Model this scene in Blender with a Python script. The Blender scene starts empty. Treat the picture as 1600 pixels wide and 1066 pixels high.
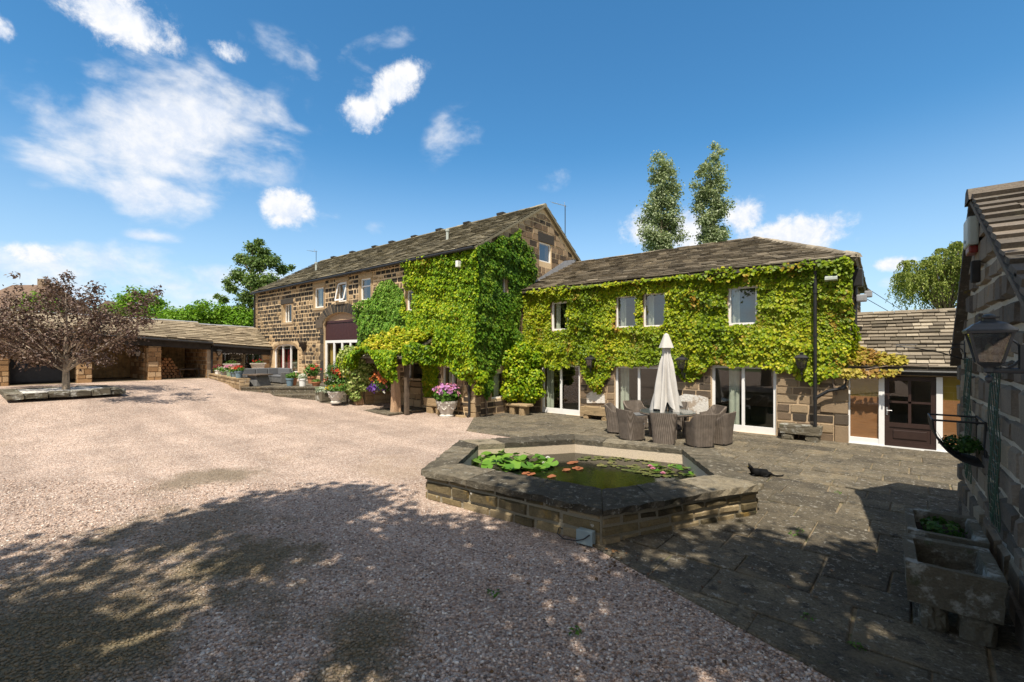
import bpy, bmesh, math, random
import numpy as np
from mathutils import Vector, Matrix
random.seed(7); RNG = np.random.default_rng(7)
SC = bpy.context.scene
COL = SC.collection
R = math.radians
# ------------------------------------------------------------------ camera
CY, SY = 0.7809, 0.6247            # the courtyard's axes: x runs along the barn front, y towards it
FPX, HZ, CAMH = 725.0, 549.0, 2.5
cam = bpy.data.cameras.new('camera'); camo = bpy.data.objects.new('camera', cam); COL.objects.link(camo)
cam.sensor_width = 36; cam.lens = FPX / 1600 * 36; cam.shift_y = (HZ - 533) / 1600; cam.clip_end = 3000; cam.clip_start = .05
camo.location = (0, 0, CAMH); camo.rotation_euler = (R(90), 0, math.atan2(SY, CY))
SC.camera = camo
SC.view_settings.view_transform = 'Standard'; SC.view_settings.look = 'None'; SC.view_settings.gamma = 1
SC.view_settings.exposure = 0.5
SC.cycles.max_bounces = 8; SC.cycles.diffuse_bounces = 4; SC.cycles.transparent_max_bounces = 16
# ------------------------------------------------------------------ sun and sky
TX, TY = -0.27, 0.50               # where a shadow moves per metre of height
sun = bpy.data.lights.new('sun', 'SUN'); suno = bpy.data.objects.new('sun', sun); COL.objects.link(suno)
sun.energy = 5.0; sun.angle = R(.53); sun.color = (1, .91, .77)
suno.rotation_euler = Vector((TX, TY, -1)).to_track_quat('-Z', 'Y').to_euler()
suno.location = (0, 0, 40)
SUN_EL = math.atan2(1, math.hypot(TX, TY)); SUN_AZ = math.atan2(-TX, -TY)   # clockwise from +Y

def ray(px, py):
    cx = (px - 800) / FPX; cz = (HZ - py) / FPX
    return Vector((CY * cx - SY, SY * cx + CY, cz))
def onY(px, py, y): d = ray(px, py); t = y / d.y; return Vector((d.x * t, y, CAMH + d.z * t))
def onX(px, py, x): d = ray(px, py); t = x / d.x; return Vector((x, d.y * t, CAMH + d.z * t))
def onZ(px, py, z): d = ray(px, py); t = (z - CAMH) / d.z; return Vector((d.x * t, d.y * t, z))
def atD(px, py, D): d = ray(px, py); return Vector((d.x * D, d.y * D, CAMH + d.z * D))

class NT:
    def __init__(s, tree): s.t = tree; s.n = tree.nodes; s.l = tree.links
    def add(s, typ, ins=None, **props):
        n = s.n.new(typ)
        for k, v in props.items(): setattr(n, k, v)
        for k, v in (ins or {}).items():
            sock = n.inputs[k]
            if isinstance(v, bpy.types.NodeSocket): s.l.new(v, sock)
            elif isinstance(v, bpy.types.Node): s.l.new(v.outputs[0], sock)
            else:
                if sock.type == 'RGBA' and len(v) == 3: v = (*v, 1)
                sock.default_value = v
        return n
    def math(s, op, a, b=0.0, c=0.0, clamp=False):
        n = s.add('ShaderNodeMath', {0: a, 1: b, 2: c}, operation=op, use_clamp=clamp); return n.outputs[0]
    def mix(s, f, a, b, blend='MIX'):
        n = s.n.new('ShaderNodeMix'); n.data_type = 'RGBA'; n.blend_type = blend
        for i, v in ((0, f), (6, a), (7, b)):
            if isinstance(v, bpy.types.NodeSocket): s.l.new(v, n.inputs[i])
            else: n.inputs[i].default_value = v if i == 0 else (*v[:3], 1)
        return n.outputs[2]
    def ramp(s, f, cols, interp='LINEAR'):
        n = s.n.new('ShaderNodeValToRGB'); n.color_ramp.interpolation = interp
        e = n.color_ramp.elements
        while len(e) < len(cols): e.new(.5)
        for i, (p, c) in enumerate(cols): e[i].position = p; e[i].color = (*c[:3], 1) if not isinstance(c, float) else (c, c, c, 1)
        s.l.new(f, n.inputs[0]); return n.outputs[0]
    def sstep(s, x, a, b):
        n = s.add('ShaderNodeMapRange', {0: x, 1: a, 2: b, 3: 0.0, 4: 1.0}, interpolation_type='SMOOTHSTEP'); return n.outputs[0]

W = bpy.data.worlds.new('World'); SC.world = W; W.use_nodes = True
wt = NT(W.node_tree); wt.n.clear()
sky = wt.add('ShaderNodeTexSky', sky_type='NISHITA', sun_disc=False, sun_elevation=SUN_EL, sun_rotation=SUN_AZ,
             altitude=100, air_density=1.15, dust_density=.35, ozone_density=2.2)
skyc = wt.add('ShaderNodeHueSaturation', {'Hue': .487, 'Saturation': 1.12, 'Value': 1.08, 'Color': wt.mix(1.0, sky.outputs[0], (.9, 1.11, 1.38), 'MULTIPLY')})
tc = wt.add('ShaderNodeTexCoord'); sx = wt.add('ShaderNodeSeparateXYZ', {0: tc.outputs['Generated']})
az = wt.math('ARCTAN2', sx.outputs[0], sx.outputs[1]); el = wt.math('ARCSINE', sx.outputs[2])
comb = wt.add('ShaderNodeCombineXYZ', {0: az, 1: el, 2: 0.0})
tilt = wt.add('ShaderNodeMapping', {0: comb.outputs[0], 2: (0, 0, R(8)), 3: (1.0, 1.75, 1)})
nz = wt.add('ShaderNodeTexNoise', {'Vector': tilt.outputs[0], 'Scale': 9.0, 'Detail': 9.0, 'Roughness': .56, 'Distortion': .2})
nz2 = wt.add('ShaderNodeTexNoise', {'Vector': comb.outputs[0], 'Scale': 22.0, 'Detail': 10.0, 'Roughness': .68, 'Distortion': .2})
# clouds: (px, py, rx, ry, turn, strength, wispiness)
CL = [(275, 210, 215, 125, -14, .95, 1), (345, 150, 150, 50, 10, .85, 1), (190, 265, 150, 85, 10, .75, 1), (270, 310, 120, 50, 0, .65, 1), (180, 22, 112, 66, 8, .85, 2), (612, 140, 70, 38, -38, .9, 2),
      (568, 180, 42, 38, 0, .85, 2), (450, 325, 48, 40, 0, 1.0, 2), (712, 215, 54, 46, -30, .36, 1), (490, 102, 120, 40, 5, .36, 1), (355, 80, 34, 20, 0, .55, 2),
      (200, 428, 360, 52, 0, .68, 1), (60, 400, 70, 20, 0, .75, 0), (60, 445, 180, 40, 0, .6, 1), (245, 369, 60, 12, 0, .6, 1), (1235, 370, 115, 40, -4, .95, 2), (1162, 338, 44, 32, 0, .85, 2),
      (1075, 362, 70, 40, 0, .95, 2), (1005, 358, 44, 34, 0, .75, 2), (1398, 412, 44, 14, 0, .85, 0), (1420, 440, 60, 14, 0, .5, 1), (0, 45, 26, 24, 0, .7, 0), (865, 275, 30, 24, 0, .2, 1),
      (600, 65, 90, 18, -20, .28, 1), (515, 342, 26, 12, 0, .3, 1), (585, 355, 20, 12, 0, .3, 1), (60, 290, 40, 14, 0, .36, 1)]
mask = None
for px, py, rx, ry, trn, st, wisp in CL:
    d = ray(px, py); a0 = math.atan2(d.x, d.y); e0 = math.atan2(d.z, math.hypot(d.x, d.y))
    d2 = ray(px + rx, py); sa = abs(math.atan2(d2.x, d2.y) - a0); d3 = ray(px, py - ry); se = abs(math.atan2(d3.z, math.hypot(d3.x, d3.y)) - e0)
    m = wt.add('ShaderNodeMapping', {0: comb.outputs[0], 1: (a0, e0, 0), 2: (0, 0, -R(trn))}, vector_type='TEXTURE')
    m2 = wt.add('ShaderNodeVectorMath', {0: m.outputs[0], 1: (1 / sa, 1 / se, 0)}, operation='MULTIPLY')
    ln = wt.add('ShaderNodeVectorMath', {0: m2.outputs[0]}, operation='LENGTH')
    f = wt.math('MULTIPLY', wt.sstep(ln.outputs['Value'], 1.25, 0.05), st)
    n = nz.outputs[0] if wisp == 1 else nz2.outputs[0]; wisp2 = wisp; wisp = wisp == 1
    v = wt.math('MULTIPLY_ADD', wt.math('SUBTRACT', n, .5), 3.0 if wisp else 2.3, wt.math('MULTIPLY', f, 1.15 if wisp else 1.3))
    v = wt.math('MULTIPLY', v, wt.sstep(ln.outputs['Value'], 1.45, .75))
    v = wt.sstep(v, .06, 1.25 if wisp else .95)
    v = wt.math('MULTIPLY', v, .93 if wisp else 1.0)
    mask = v if mask is None else wt.math('MAXIMUM', mask, v)
hz = wt.sstep(el, .42, -.02)
ccol = wt.mix(wt.sstep(nz2.outputs[0], .35, .62), (7.2, 7.8, 8.9), (9.2, 9.2, 9.3))
skyh = wt.mix(wt.math('MULTIPLY', hz, .6), skyc.outputs[0], (6.5, 7.9, 9.5))
bk = wt.add('ShaderNodeVectorMath', {0: tc.outputs['Generated'], 1: (SY * .75, -CY * .75, .66)}, operation='DOT_PRODUCT')   # broken cloud added behind the camera, unseen, to whiten the light in the shade
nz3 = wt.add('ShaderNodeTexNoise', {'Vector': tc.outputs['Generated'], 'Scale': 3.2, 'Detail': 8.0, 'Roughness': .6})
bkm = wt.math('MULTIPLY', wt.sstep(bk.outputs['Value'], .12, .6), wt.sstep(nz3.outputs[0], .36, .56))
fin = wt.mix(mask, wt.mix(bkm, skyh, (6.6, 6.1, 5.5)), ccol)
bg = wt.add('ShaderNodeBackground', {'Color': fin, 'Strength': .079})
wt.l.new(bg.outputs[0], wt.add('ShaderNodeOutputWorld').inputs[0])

# ------------------------------------------------------------------ materials
MATS = {}
def newmat(name):
    m = bpy.data.materials.new(name); m.use_nodes = True; t = NT(m.node_tree); t.n.clear(); MATS[name] = m; return m, t
def finish(t, bsdf): t.l.new(bsdf if isinstance(bsdf, bpy.types.NodeSocket) else bsdf.outputs[0], t.add('ShaderNodeOutputMaterial').inputs[0])
def simple(name, col, rough=.6, metal=0, spec=.5, bump=0, bscale=30, var=.15, vscale=6):
    m, t = newmat(name); co = t.add('ShaderNodeTexCoord').outputs['Object']
    nz = t.add('ShaderNodeTexNoise', {'Vector': co, 'Scale': vscale, 'Detail': 6.0})
    c = t.mix(1.0, col, t.ramp(nz.outputs[0], [(.3, 1 - var), (.7, 1 + var * .4)]), 'MULTIPLY')
    b = t.add('ShaderNodeBsdfPrincipled', {'Base Color': c, 'Roughness': rough, 'Metallic': metal, 'Specular IOR Level': spec})
    if bump:
        n2 = t.add('ShaderNodeTexNoise', {'Vector': co, 'Scale': bscale, 'Detail': 6.0})
        t.l.new(t.add('ShaderNodeBump', {'Strength': bump, 'Distance': .02, 'Height': n2.outputs[0]}).outputs[0], b.inputs['Normal'])
    finish(t, b); return m
def stone(name, cols, islw=1.0, nscale=5, namt=.5, bump=.5, bscale=28, spots=(), rough=.9, grain=.35, strat=None):
    """random tone per block, weathering noise, patches of lichen / soot, grainy relief"""
    m, t = newmat(name); co = t.add('ShaderNodeTexCoord').outputs['Object']
    isl = t.add('ShaderNodeNewGeometry').outputs['Random Per Island']
    n1 = t.add('ShaderNodeTexNoise', {'Vector': co, 'Scale': nscale, 'Detail': 8.0, 'Roughness': .65})
    f = t.math('MULTIPLY_ADD', t.math('SUBTRACT', n1.outputs[0], .5), namt, t.math('MULTIPLY_ADD', isl, islw, .5 - islw / 2), clamp=True)
    c = t.ramp(f, cols)
    n2 = t.add('ShaderNodeTexNoise', {'Vector': co, 'Scale': bscale * 2.2, 'Detail': 6.0, 'Roughness': .75})
    c = t.mix(1.0, c, t.ramp(n2.outputs[0], [(.25, 1 - grain), (.75, 1 + grain * .7)]), 'MULTIPLY')
    for i, (sc, lo, hi, col, amt) in enumerate(spots):
        mp = t.add('ShaderNodeMapping', {0: co, 1: (3.1 * i + 1, 7.7 * i, 2.3 * i)})
        ns = t.add('ShaderNodeTexNoise', {'Vector': mp.outputs[0], 'Scale': sc, 'Detail': 8.0, 'Roughness': .68})
        c = t.mix(t.math('MULTIPLY', t.sstep(ns.outputs[0], lo, hi), amt), c, col)
    b = t.add('ShaderNodeBsdfPrincipled', {'Base Color': c, 'Roughness': rough, 'Specular IOR Level': .25})
    hn = t.add('ShaderNodeTexNoise', {'Vector': co if not strat else t.add('ShaderNodeMapping', {0: co, 3: strat}).outputs[0], 'Scale': bscale, 'Detail': 9.0, 'Roughness': .7})
    t.l.new(t.add('ShaderNodeBump', {'Strength': bump, 'Distance': .03, 'Height': hn.outputs[0]}).outputs[0], b.inputs['Normal'])
    finish(t, b); return m
def leafmat(name, cols, nscale=1.2, namt=.9, trans=.28, rough=.48, spots=(), back=None):
    m, t = newmat(name); co = t.add('ShaderNodeTexCoord').outputs['Object']
    isl = t.add('ShaderNodeNewGeometry').outputs['Random Per Island']
    n1 = t.add('ShaderNodeTexNoise', {'Vector': co, 'Scale': nscale, 'Detail': 4.0})
    f = t.math('MULTIPLY_ADD', t.math('SUBTRACT', n1.outputs[0], .5), namt, t.math('MULTIPLY_ADD', isl, .7, .15), clamp=True)
    c = t.ramp(f, cols)
    for i, (sc, lo, hi, col, amt) in enumerate(spots):
        mp = t.add('ShaderNodeMapping', {0: co, 1: (5.1 * i + 2, 3.7 * i, 1.3 * i)})
        ns = t.add('ShaderNodeTexNoise', {'Vector': mp.outputs[0], 'Scale': sc, 'Detail': 5.0})
        k = t.math('MULTIPLY', t.sstep(t.math('MULTIPLY_ADD', t.math('SUBTRACT', isl, .5), .25, ns.outputs[0]), lo, hi), amt)
        c = t.mix(k, c, col)
    b = t.add('ShaderNodeBsdfPrincipled', {'Base Color': c, 'Roughness': rough, 'Specular IOR Level': .22})
    tr = t.add('ShaderNodeBsdfTranslucent', {'Color': t.mix(1.0, c, (1.25, 1.3, .7), 'MULTIPLY')})
    finish(t, t.add('ShaderNodeMixShader', {0: trans, 1: b.outputs[0], 2: tr.outputs[0]})); return m
def glassmat(name, refl, tint=.85):
    m, t = newmat(name)
    lw = t.add('ShaderNodeLayerWeight', {'Blend': .5}); f = t.math('MULTIPLY_ADD', t.math('POWER', lw.outputs['Facing'], 4.0), .85, refl + .06, clamp=True)
    finish(t, t.add('ShaderNodeMixShader', {0: f, 1: t.add('ShaderNodeBsdfTransparent', {0: (tint, tint * 1.02, tint)}).outputs[0],
                                             2: t.add('ShaderNodeBsdfGlossy', {'Color': (1, 1, 1), 'Roughness': .015}).outputs[0]}))
    return m

stone('barn_stone', [(0, (.028, .024, .021)), (.64, (.05, .042, .034)), (.78, (.12, .088, .058)), (.92, (.34, .24, .135)), (1, (.44, .32, .19))], nscale=.9, namt=1.3, bump=.5)
stone('barn_low_stone', [(0, (.05, .04, .032)), (.16, (.09, .07, .05)), (.32, (.27, .19, .11)), (.6, (.42, .3, .17)), (1, (.52, .39, .24))], nscale=1.4, namt=.7, bump=.5)
stone('barn_mortar', [(0, (.6, .45, .27)), (1, (.68, .52, .33))], nscale=3, namt=.5, bump=.4, bscale=16, spots=((.8, .5, .65, (.52, .38, .22), .7),))
stone('black_stone', [(0, (.035, .033, .03)), (.7, (.06, .052, .044)), (1, (.12, .095, .07))], nscale=4, namt=.4, bump=.5)
stone('tan_stone', [(0, (.26, .18, .1)), (.5, (.36, .26, .15)), (1, (.46, .35, .22))], nscale=4, namt=.5, bump=.5, spots=((2.5, .58, .7, (.12, .09, .065), .7),))
stone('gable_stone', [(0, (.045, .036, .028)), (.3, (.14, .095, .06)), (.65, (.25, .17, .105)), (1, (.38, .28, .18))], nscale=1.5, namt=.7, bump=.5)
stone('gable_mortar', [(0, (.36, .29, .21)), (1, (.42, .34, .25))], nscale=3, namt=.5, bump=.4, bscale=16)
stone('wing_stone', [(0, (.055, .045, .036)), (.25, (.11, .085, .062)), (.55, (.22, .155, .1)), (1, (.36, .27, .17))], nscale=2, namt=.5, bump=.5)
stone('wing_mortar', [(0, (.44, .32, .2)), (1, (.5, .38, .25))], nscale=3, namt=.5, bump=.4, bscale=16)
stone('shed_stone', [(0, (.2, .12, .06)), (.4, (.34, .2, .095)), (.75, (.45, .29, .15)), (1, (.5, .36, .22))], nscale=3, namt=.5, bump=.5)
stone('outbuilding_stone', [(0, (.1, .085, .07)), (.35, (.17, .14, .11)), (.7, (.27, .22, .165)), (1, (.33, .27, .19))], nscale=3, namt=.6, bump=.7, bscale=22, spots=((3, .58, .72, (.32, .19, .08), .55), (6, .6, .7, (.09, .1, .09), .6)))
stone('outbuilding_mortar', [(0, (.44, .39, .31)), (1, (.56, .5, .4))], nscale=4, namt=.5, bump=.6, bscale=20)
stone('pond_stone', [(0, (.045, .037, .022)), (.3, (.14, .11, .06)), (.6, (.22, .17, .09)), (1, (.32, .25, .15))], nscale=3, namt=.7, bump=.8, bscale=18, spots=((4, .55, .68, (.3, .19, .05), .65), (5, .6, .7, (.1, .11, .05), .7), (7, .64, .7, (.62, .6, .55), .8)))
stone('pond_mortar', [(0, (.2, .17, .11)), (1, (.34, .31, .24))], nscale=5, namt=.6, bump=.6)
stone('coping_stone', [(0, (.06, .052, .038)), (.5, (.13, .112, .082)), (1, (.27, .23, .16))], nscale=6, namt=1.3, bump=1.1, bscale=20, grain=.55, spots=((11, .56, .64, (.3, .28, .23), .65), (3, .55, .66, (.035, .034, .022), .75), (5, .58, .7, (.2, .15, .085), .6)))
stone('pond_render', [(0, (.5, .41, .3)), (1, (.62, .52, .4))], nscale=2.5, namt=.7, bump=.4, spots=((3, .58, .75, (.3, .27, .18), .6),))
stone('roof_slate', [(0, (.115, .102, .073)), (.4, (.185, .165, .115)), (.75, (.26, .23, .16)), (1, (.37, .33, .235))], nscale=2, namt=.5, bump=.9, bscale=14, spots=((3, .55, .7, (.085, .08, .035), .55), (8, .64, .72, (.4, .37, .27), .55)))
stone('wing_slate', [(0, (.1, .085, .063)), (.4, (.185, .155, .115)), (.75, (.265, .225, .168)), (1, (.4, .345, .26))], nscale=2, namt=.5, bump=.9, bscale=14, spots=((3, .55, .7, (.095, .085, .045), .5), (8, .62, .72, (.45, .4, .29), .6)))
stone('shed_slate', [(0, (.17, .135, .09)), (.4, (.27, .22, .15)), (1, (.4, .33, .23))], nscale=2, namt=.5, bump=.9, bscale=14, spots=((3, .55, .7, (.17, .15, .08), .5), (8, .62, .72, (.5, .46, .36), .6)))
stone('outbuilding_slate', [(0, (.09, .078, .064)), (.4, (.14, .12, .1)), (1, (.24, .2, .16))], nscale=3, namt=.6, bump=1.0, bscale=16, spots=((4, .55, .66, (.22, .2, .15), .6), (3.3, .62, .7, (.2, .16, .03), .7), (9, .62, .7, (.36, .36, .33), .7)))
stone('flagstone', [(0, (.075, .064, .048)), (.35, (.125, .107, .078)), (.7, (.18, .152, .106)), (1, (.28, .23, .15))], islw=.5, nscale=1.8, namt=1.5, bump=1.4, bscale=16, grain=.75, strat=(.3, 1.8, 1), spots=((6, .53, .66, (.045, .042, .036), .8), (17, .57, .63, (.36, .34, .29), .75), (1.3, .56, .68, (.26, .2, .12), .5), (4, .6, .72, (.1, .105, .05), .5)))
stone('joint_sand', [(0, (.15, .12, .08)), (1, (.3, .235, .15))], nscale=2, namt=1.4, bump=.6, bscale=40, spots=((3, .52, .62, (.09, .1, .045), .8),))
stone('trough_stone', [(0, (.085, .076, .055)), (1, (.19, .165, .12))], nscale=4, namt=.8, bump=.9, bscale=22, spots=((3.1, .52, .62, (.45, .45, .41), .75), (5, .58, .68, (.085, .09, .05), .8)))
stone('house_trough_stone', [(0, (.26, .18, .1)), (1, (.42, .31, .18))], nscale=4, namt=.8, bump=.9, bscale=22, spots=((4, .55, .66, (.1, .09, .06), .7),))
stone('pillar_stone', [(0, (.4, .26, .16)), (1, (.5, .36, .24))], nscale=3, namt=.8, bump=.7, bscale=14, spots=((3, .56, .7, (.2, .15, .1), .6),))
stone('urn_stone', [(0, (.5, .47, .42)), (1, (.66, .63, .57))], nscale=7, namt=.7, bump=.6, bscale=26, spots=((6, .54, .66, (.25, .22, .17), .7),))
stone('lime_render', [(0, (.6, .56, .5)), (1, (.78, .76, .72))], nscale=4, namt=.8, bump=.7, bscale=18, spots=((3.2, .5, .6, (.34, .24, .15), .7),))
simple('white_paint', (.8, .8, .79), .45, var=.05)
simple('black_iron', (.016, .016, .017), .5, var=.3, bump=.2, bscale=60)
simple('dark_lantern', (.022, .022, .023), .45, spec=.4, var=.25)
simple('grey_lantern', (.032, .039, .049), .42, spec=.5, var=.25, bump=.15, bscale=40)
simple('brown_wood', (.036, .019, .015), .45, var=.2)
simple('maroon_board', (.055, .018, .018), .55, var=.15)
simple('fence_wood', (.5, .33, .16), .85, var=.5, vscale=5)
simple('dark_board', (.03, .026, .022), .9, var=.4)
simple('old_timber', (.11, .08, .055), .85, var=.4)
simple('log_wood', (.42, .2, .08), .8, var=.5, vscale=9)
simple('cover_cloth', (.035, .036, .04), .6, var=.3)
simple('curtain_cloth', (.55, .6, .5), .9, var=.15)
simple('gold_curtain', (.5, .34, .08), .9, var=.15)
simple('red_curtain', (.5, .05, .07), .9, var=.15)
simple('white_cloth', (.72, .72, .7), .95, var=.1)
simple('parasol_cloth', (.52, .5, .475), .9, var=.08, bump=.15, bscale=14)
simple('lead_flashing', (.27, .28, .3), .6, var=.2)
simple('terracotta', (.48, .2, .1), .8, var=.2)
simple('blue_pot', (.16, .24, .3), .4, var=.1)
simple('green_pot', (.25, .36, .24), .4, var=.1)
simple('grey_pot', (.25, .25, .24), .5, var=.1)
simple('cat_fur', (.0035, .0035, .004), .7, spec=.15, var=.3)
simple('box_plastic', (.25, .32, .34), .4, var=.08)
simple('alarm_white', (.42, .46, .42), .4, var=.1)
simple('alarm_red', (.2, .02, .015), .35, var=.1)
simple('bark', (.2, .15, .11), .9, var=.5, vscale=9, bump=.8, bscale=18)
simple('pale_bark', (.34, .27, .2), .9, var=.4, vscale=9, bump=.6, bscale=18)
simple('soil', (.035, .025, .017), .95, var=.5, bump=1, bscale=30)
simple('white_gravel', (.68, .66, .62), .85, var=.3, vscale=40, bump=1, bscale=50)
simple('green_wire', (.02, .06, .035), .5)
simple('table_glass', (.07, .08, .075), .08, spec=.7, var=.05)
simple('sofa_cushion', (.13, .135, .145), .9, var=.1)
simple('silver_metal', (.5, .5, .5), .35, metal=.7, var=.1)
simple('lamp_shade', (.5, .45, .3), .9)
simple('blind_reflection', (.4, .27, .03), .8, var=.15)  # yellowish reflection on the upper blind, put into its colour
simple('far_tile', (.17, .11, .075), .85, var=.3, vscale=3)
simple('far_wall', (.28, .2, .14), .85, var=.2)
simple('sun_lounge_dark', (.02, .02, .018), .9, var=.4)
glassmat('window_glass', .02, .8); glassmat('sky_glass', .1, .75); glassmat('lantern_glass', .05, .4)
for nm, c1, c2, sc in (('wicker', (.11, .088, .07), (.26, .21, .17), 42), ('grey_wicker', (.12, .12, .12), (.22, .22, .215), 42)):
    m, t = newmat(nm); co = t.add('ShaderNodeTexCoord').outputs['Object']
    mp = t.add('ShaderNodeMapping', {0: co, 2: (0, 0, R(45))})
    w1 = t.add('ShaderNodeTexWave', {'Vector': co, 'Scale': sc * .3, 'Distortion': .8}, bands_direction='Z')
    w2 = t.add('ShaderNodeTexWave', {'Vector': mp.outputs[0], 'Scale': sc * .22, 'Distortion': .8}, bands_direction='X')
    f = t.math('MULTIPLY', w1.outputs['Fac'], w2.outputs['Fac'])
    nn = t.add('ShaderNodeTexNoise', {'Vector': co, 'Scale': 9.0, 'Detail': 4.0})
    c = t.mix(1.0, t.mix(f, c1, c2), t.ramp(nn.outputs[0], [(.3, .75), (.7, 1.15)]), 'MULTIPLY')
    b = t.add('ShaderNodeBsdfPrincipled', {'Base Color': c, 'Roughness': .6})
    t.l.new(t.add('ShaderNodeBump', {'Strength': .8, 'Distance': .01, 'Height': f}).outputs[0], b.inputs['Normal']); finish(t, b)
m, t = newmat('bamboo_blind'); co = t.add('ShaderNodeTexCoord').outputs['Object']
w1 = t.add('ShaderNodeTexWave', {'Vector': co, 'Scale': 14.0, 'Distortion': .4}, bands_direction='Z')
n1 = t.add('ShaderNodeTexNoise', {'Vector': t.add('ShaderNodeMapping', {0: co, 3: (1.5, 1, 60)}).outputs[0], 'Scale': 2.0, 'Detail': 4.0})
c = t.mix(1.0, t.mix(w1.outputs['Fac'], (.3, .13, .048), (.46, .22, .085)), t.ramp(n1.outputs[0], [(.3, .7), (.7, 1.2)]), 'MULTIPLY')
finish(t, t.add('ShaderNodeBsdfPrincipled', {'Base Color': c, 'Roughness': .7}))
# gravel: pebbles of many tones, mossy and trodden patches, lower left moss darkened as shade
m, t = newmat('gravel'); co = t.add('ShaderNodeTexCoord').outputs['Object']
v1 = t.add('ShaderNodeTexVoronoi', {'Vector': co, 'Scale': 42.0, 'Randomness': 1.0}); v2 = t.add('ShaderNodeTexVoronoi', {'Vector': co, 'Scale': 78.0})
GC = [(0, (.13, .1, .085)), (.22, (.3, .21, .165)), (.45, (.44, .325, .255)), (.7, (.53, .4, .325)), (.88, (.62, .5, .42)), (1, (.75, .69, .62))]
sp = t.add('ShaderNodeSeparateColor', {0: v1.outputs['Color']}); sp2 = t.add('ShaderNodeSeparateColor', {0: v2.outputs['Color']})
c = t.mix(.4, t.ramp(sp.outputs[0], GC), t.ramp(sp2.outputs[1], GC))
nl = t.add('ShaderNodeTexNoise', {'Vector': co, 'Scale': .28, 'Detail': 7.0, 'Roughness': .6})
nm_ = t.add('ShaderNodeTexNoise', {'Vector': co, 'Scale': 1.1, 'Detail': 7.0, 'Roughness': .65})
c = t.mix(1.0, c, t.ramp(nm_.outputs[0], [(.3, .78), (.7, 1.14)]), 'MULTIPLY')
ntr = t.add('ShaderNodeTexNoise', {'Vector': t.add('ShaderNodeMapping', {0: co, 2: (0, 0, R(-18)), 3: (.12, 1.1, 1)}).outputs[0], 'Scale': 1.0, 'Detail': 5.0})
c = t.mix(1.0, c, t.ramp(ntr.outputs[0], [(.35, .84), (.6, 1.08)]), 'MULTIPLY')
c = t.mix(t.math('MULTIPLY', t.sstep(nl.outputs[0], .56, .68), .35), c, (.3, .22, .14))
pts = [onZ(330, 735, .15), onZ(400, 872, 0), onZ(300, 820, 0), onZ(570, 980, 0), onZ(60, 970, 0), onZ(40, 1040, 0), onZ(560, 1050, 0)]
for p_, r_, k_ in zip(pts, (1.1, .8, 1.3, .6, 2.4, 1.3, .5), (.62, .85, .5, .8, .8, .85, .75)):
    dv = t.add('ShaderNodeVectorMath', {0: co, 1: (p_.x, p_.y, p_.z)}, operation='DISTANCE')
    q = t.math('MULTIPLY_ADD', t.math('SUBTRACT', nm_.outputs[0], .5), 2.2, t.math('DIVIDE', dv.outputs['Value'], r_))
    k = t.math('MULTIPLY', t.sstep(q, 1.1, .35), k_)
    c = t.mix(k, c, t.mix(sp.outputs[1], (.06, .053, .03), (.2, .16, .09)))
b = t.add('ShaderNodeBsdfPrincipled', {'Base Color': c, 'Roughness': .85, 'Specular IOR Level': .3})
h = t.math('ADD', t.math('MULTIPLY', v1.outputs['Distance'], -1.0), t.math('MULTIPLY', v2.outputs['Distance'], -.45))
t.l.new(t.add('ShaderNodeBump', {'Strength': .9, 'Distance': .022, 'Height': h}).outputs[0], b.inputs['Normal']); finish(t, b)
m, t = newmat('pebble'); isl = t.add('ShaderNodeNewGeometry').outputs['Random Per Island']
co = t.add('ShaderNodeTexCoord').outputs['Object']
nn = t.add('ShaderNodeTexNoise', {'Vector': co, 'Scale': 90.0, 'Detail': 3.0})
c = t.mix(1.0, t.ramp(isl, GC), t.ramp(nn.outputs[0], [(.3, .75), (.7, 1.2)]), 'MULTIPLY')
nm_ = t.add('ShaderNodeTexNoise', {'Vector': co, 'Scale': 1.1, 'Detail': 7.0, 'Roughness': .65})
for p_, r_, k_ in zip(pts, (1.1, .8, 1.3, .6, 2.4, 1.3, .5), (.5, .75, .4, .7, .7, .75, .65)):  # same moss on the pebbles, lower left patches also painted darker as shade
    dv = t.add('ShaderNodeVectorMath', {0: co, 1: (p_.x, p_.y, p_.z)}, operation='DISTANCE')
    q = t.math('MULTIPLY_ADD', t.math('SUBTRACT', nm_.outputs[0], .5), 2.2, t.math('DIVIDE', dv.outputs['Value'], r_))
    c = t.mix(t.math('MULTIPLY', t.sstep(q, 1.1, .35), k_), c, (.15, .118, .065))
finish(t, t.add('ShaderNodeBsdfPrincipled', {'Base Color': c, 'Roughness': .75, 'Specular IOR Level': .35}))
m, t = newmat('pond_water'); co = t.add('ShaderNodeTexCoord').outputs['Object']
n1 = t.add('ShaderNodeTexNoise', {'Vector': co, 'Scale': 2.2, 'Detail': 6.0})
c = t.ramp(n1.outputs[0], [(.35, (.004, .006, .004)), (.65, (.009, .011, .006)), (.85, (.03, .027, .012))])
b = t.add('ShaderNodeBsdfPrincipled', {'Base Color': c, 'Roughness': .06, 'IOR': 1.33})
n2 = t.add('ShaderNodeTexNoise', {'Vector': co, 'Scale': 14.0, 'Detail': 3.0})
t.l.new(t.add('ShaderNodeBump', {'Strength': .12, 'Distance': .02, 'Height': n2.outputs[0]}).outputs[0], b.inputs['Normal']); finish(t, b)
m, t = newmat('grass'); co = t.add('ShaderNodeTexCoord').outputs['Object']
n1 = t.add('ShaderNodeTexNoise', {'Vector': co, 'Scale': .5, 'Detail': 9.0, 'Roughness': .7})
finish(t, t.add('ShaderNodeBsdfPrincipled', {'Base Color': t.ramp(n1.outputs[0], [(.3, (.04, .075, .015)), (.7, (.12, .17, .04))]), 'Roughness': .95}))

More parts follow.
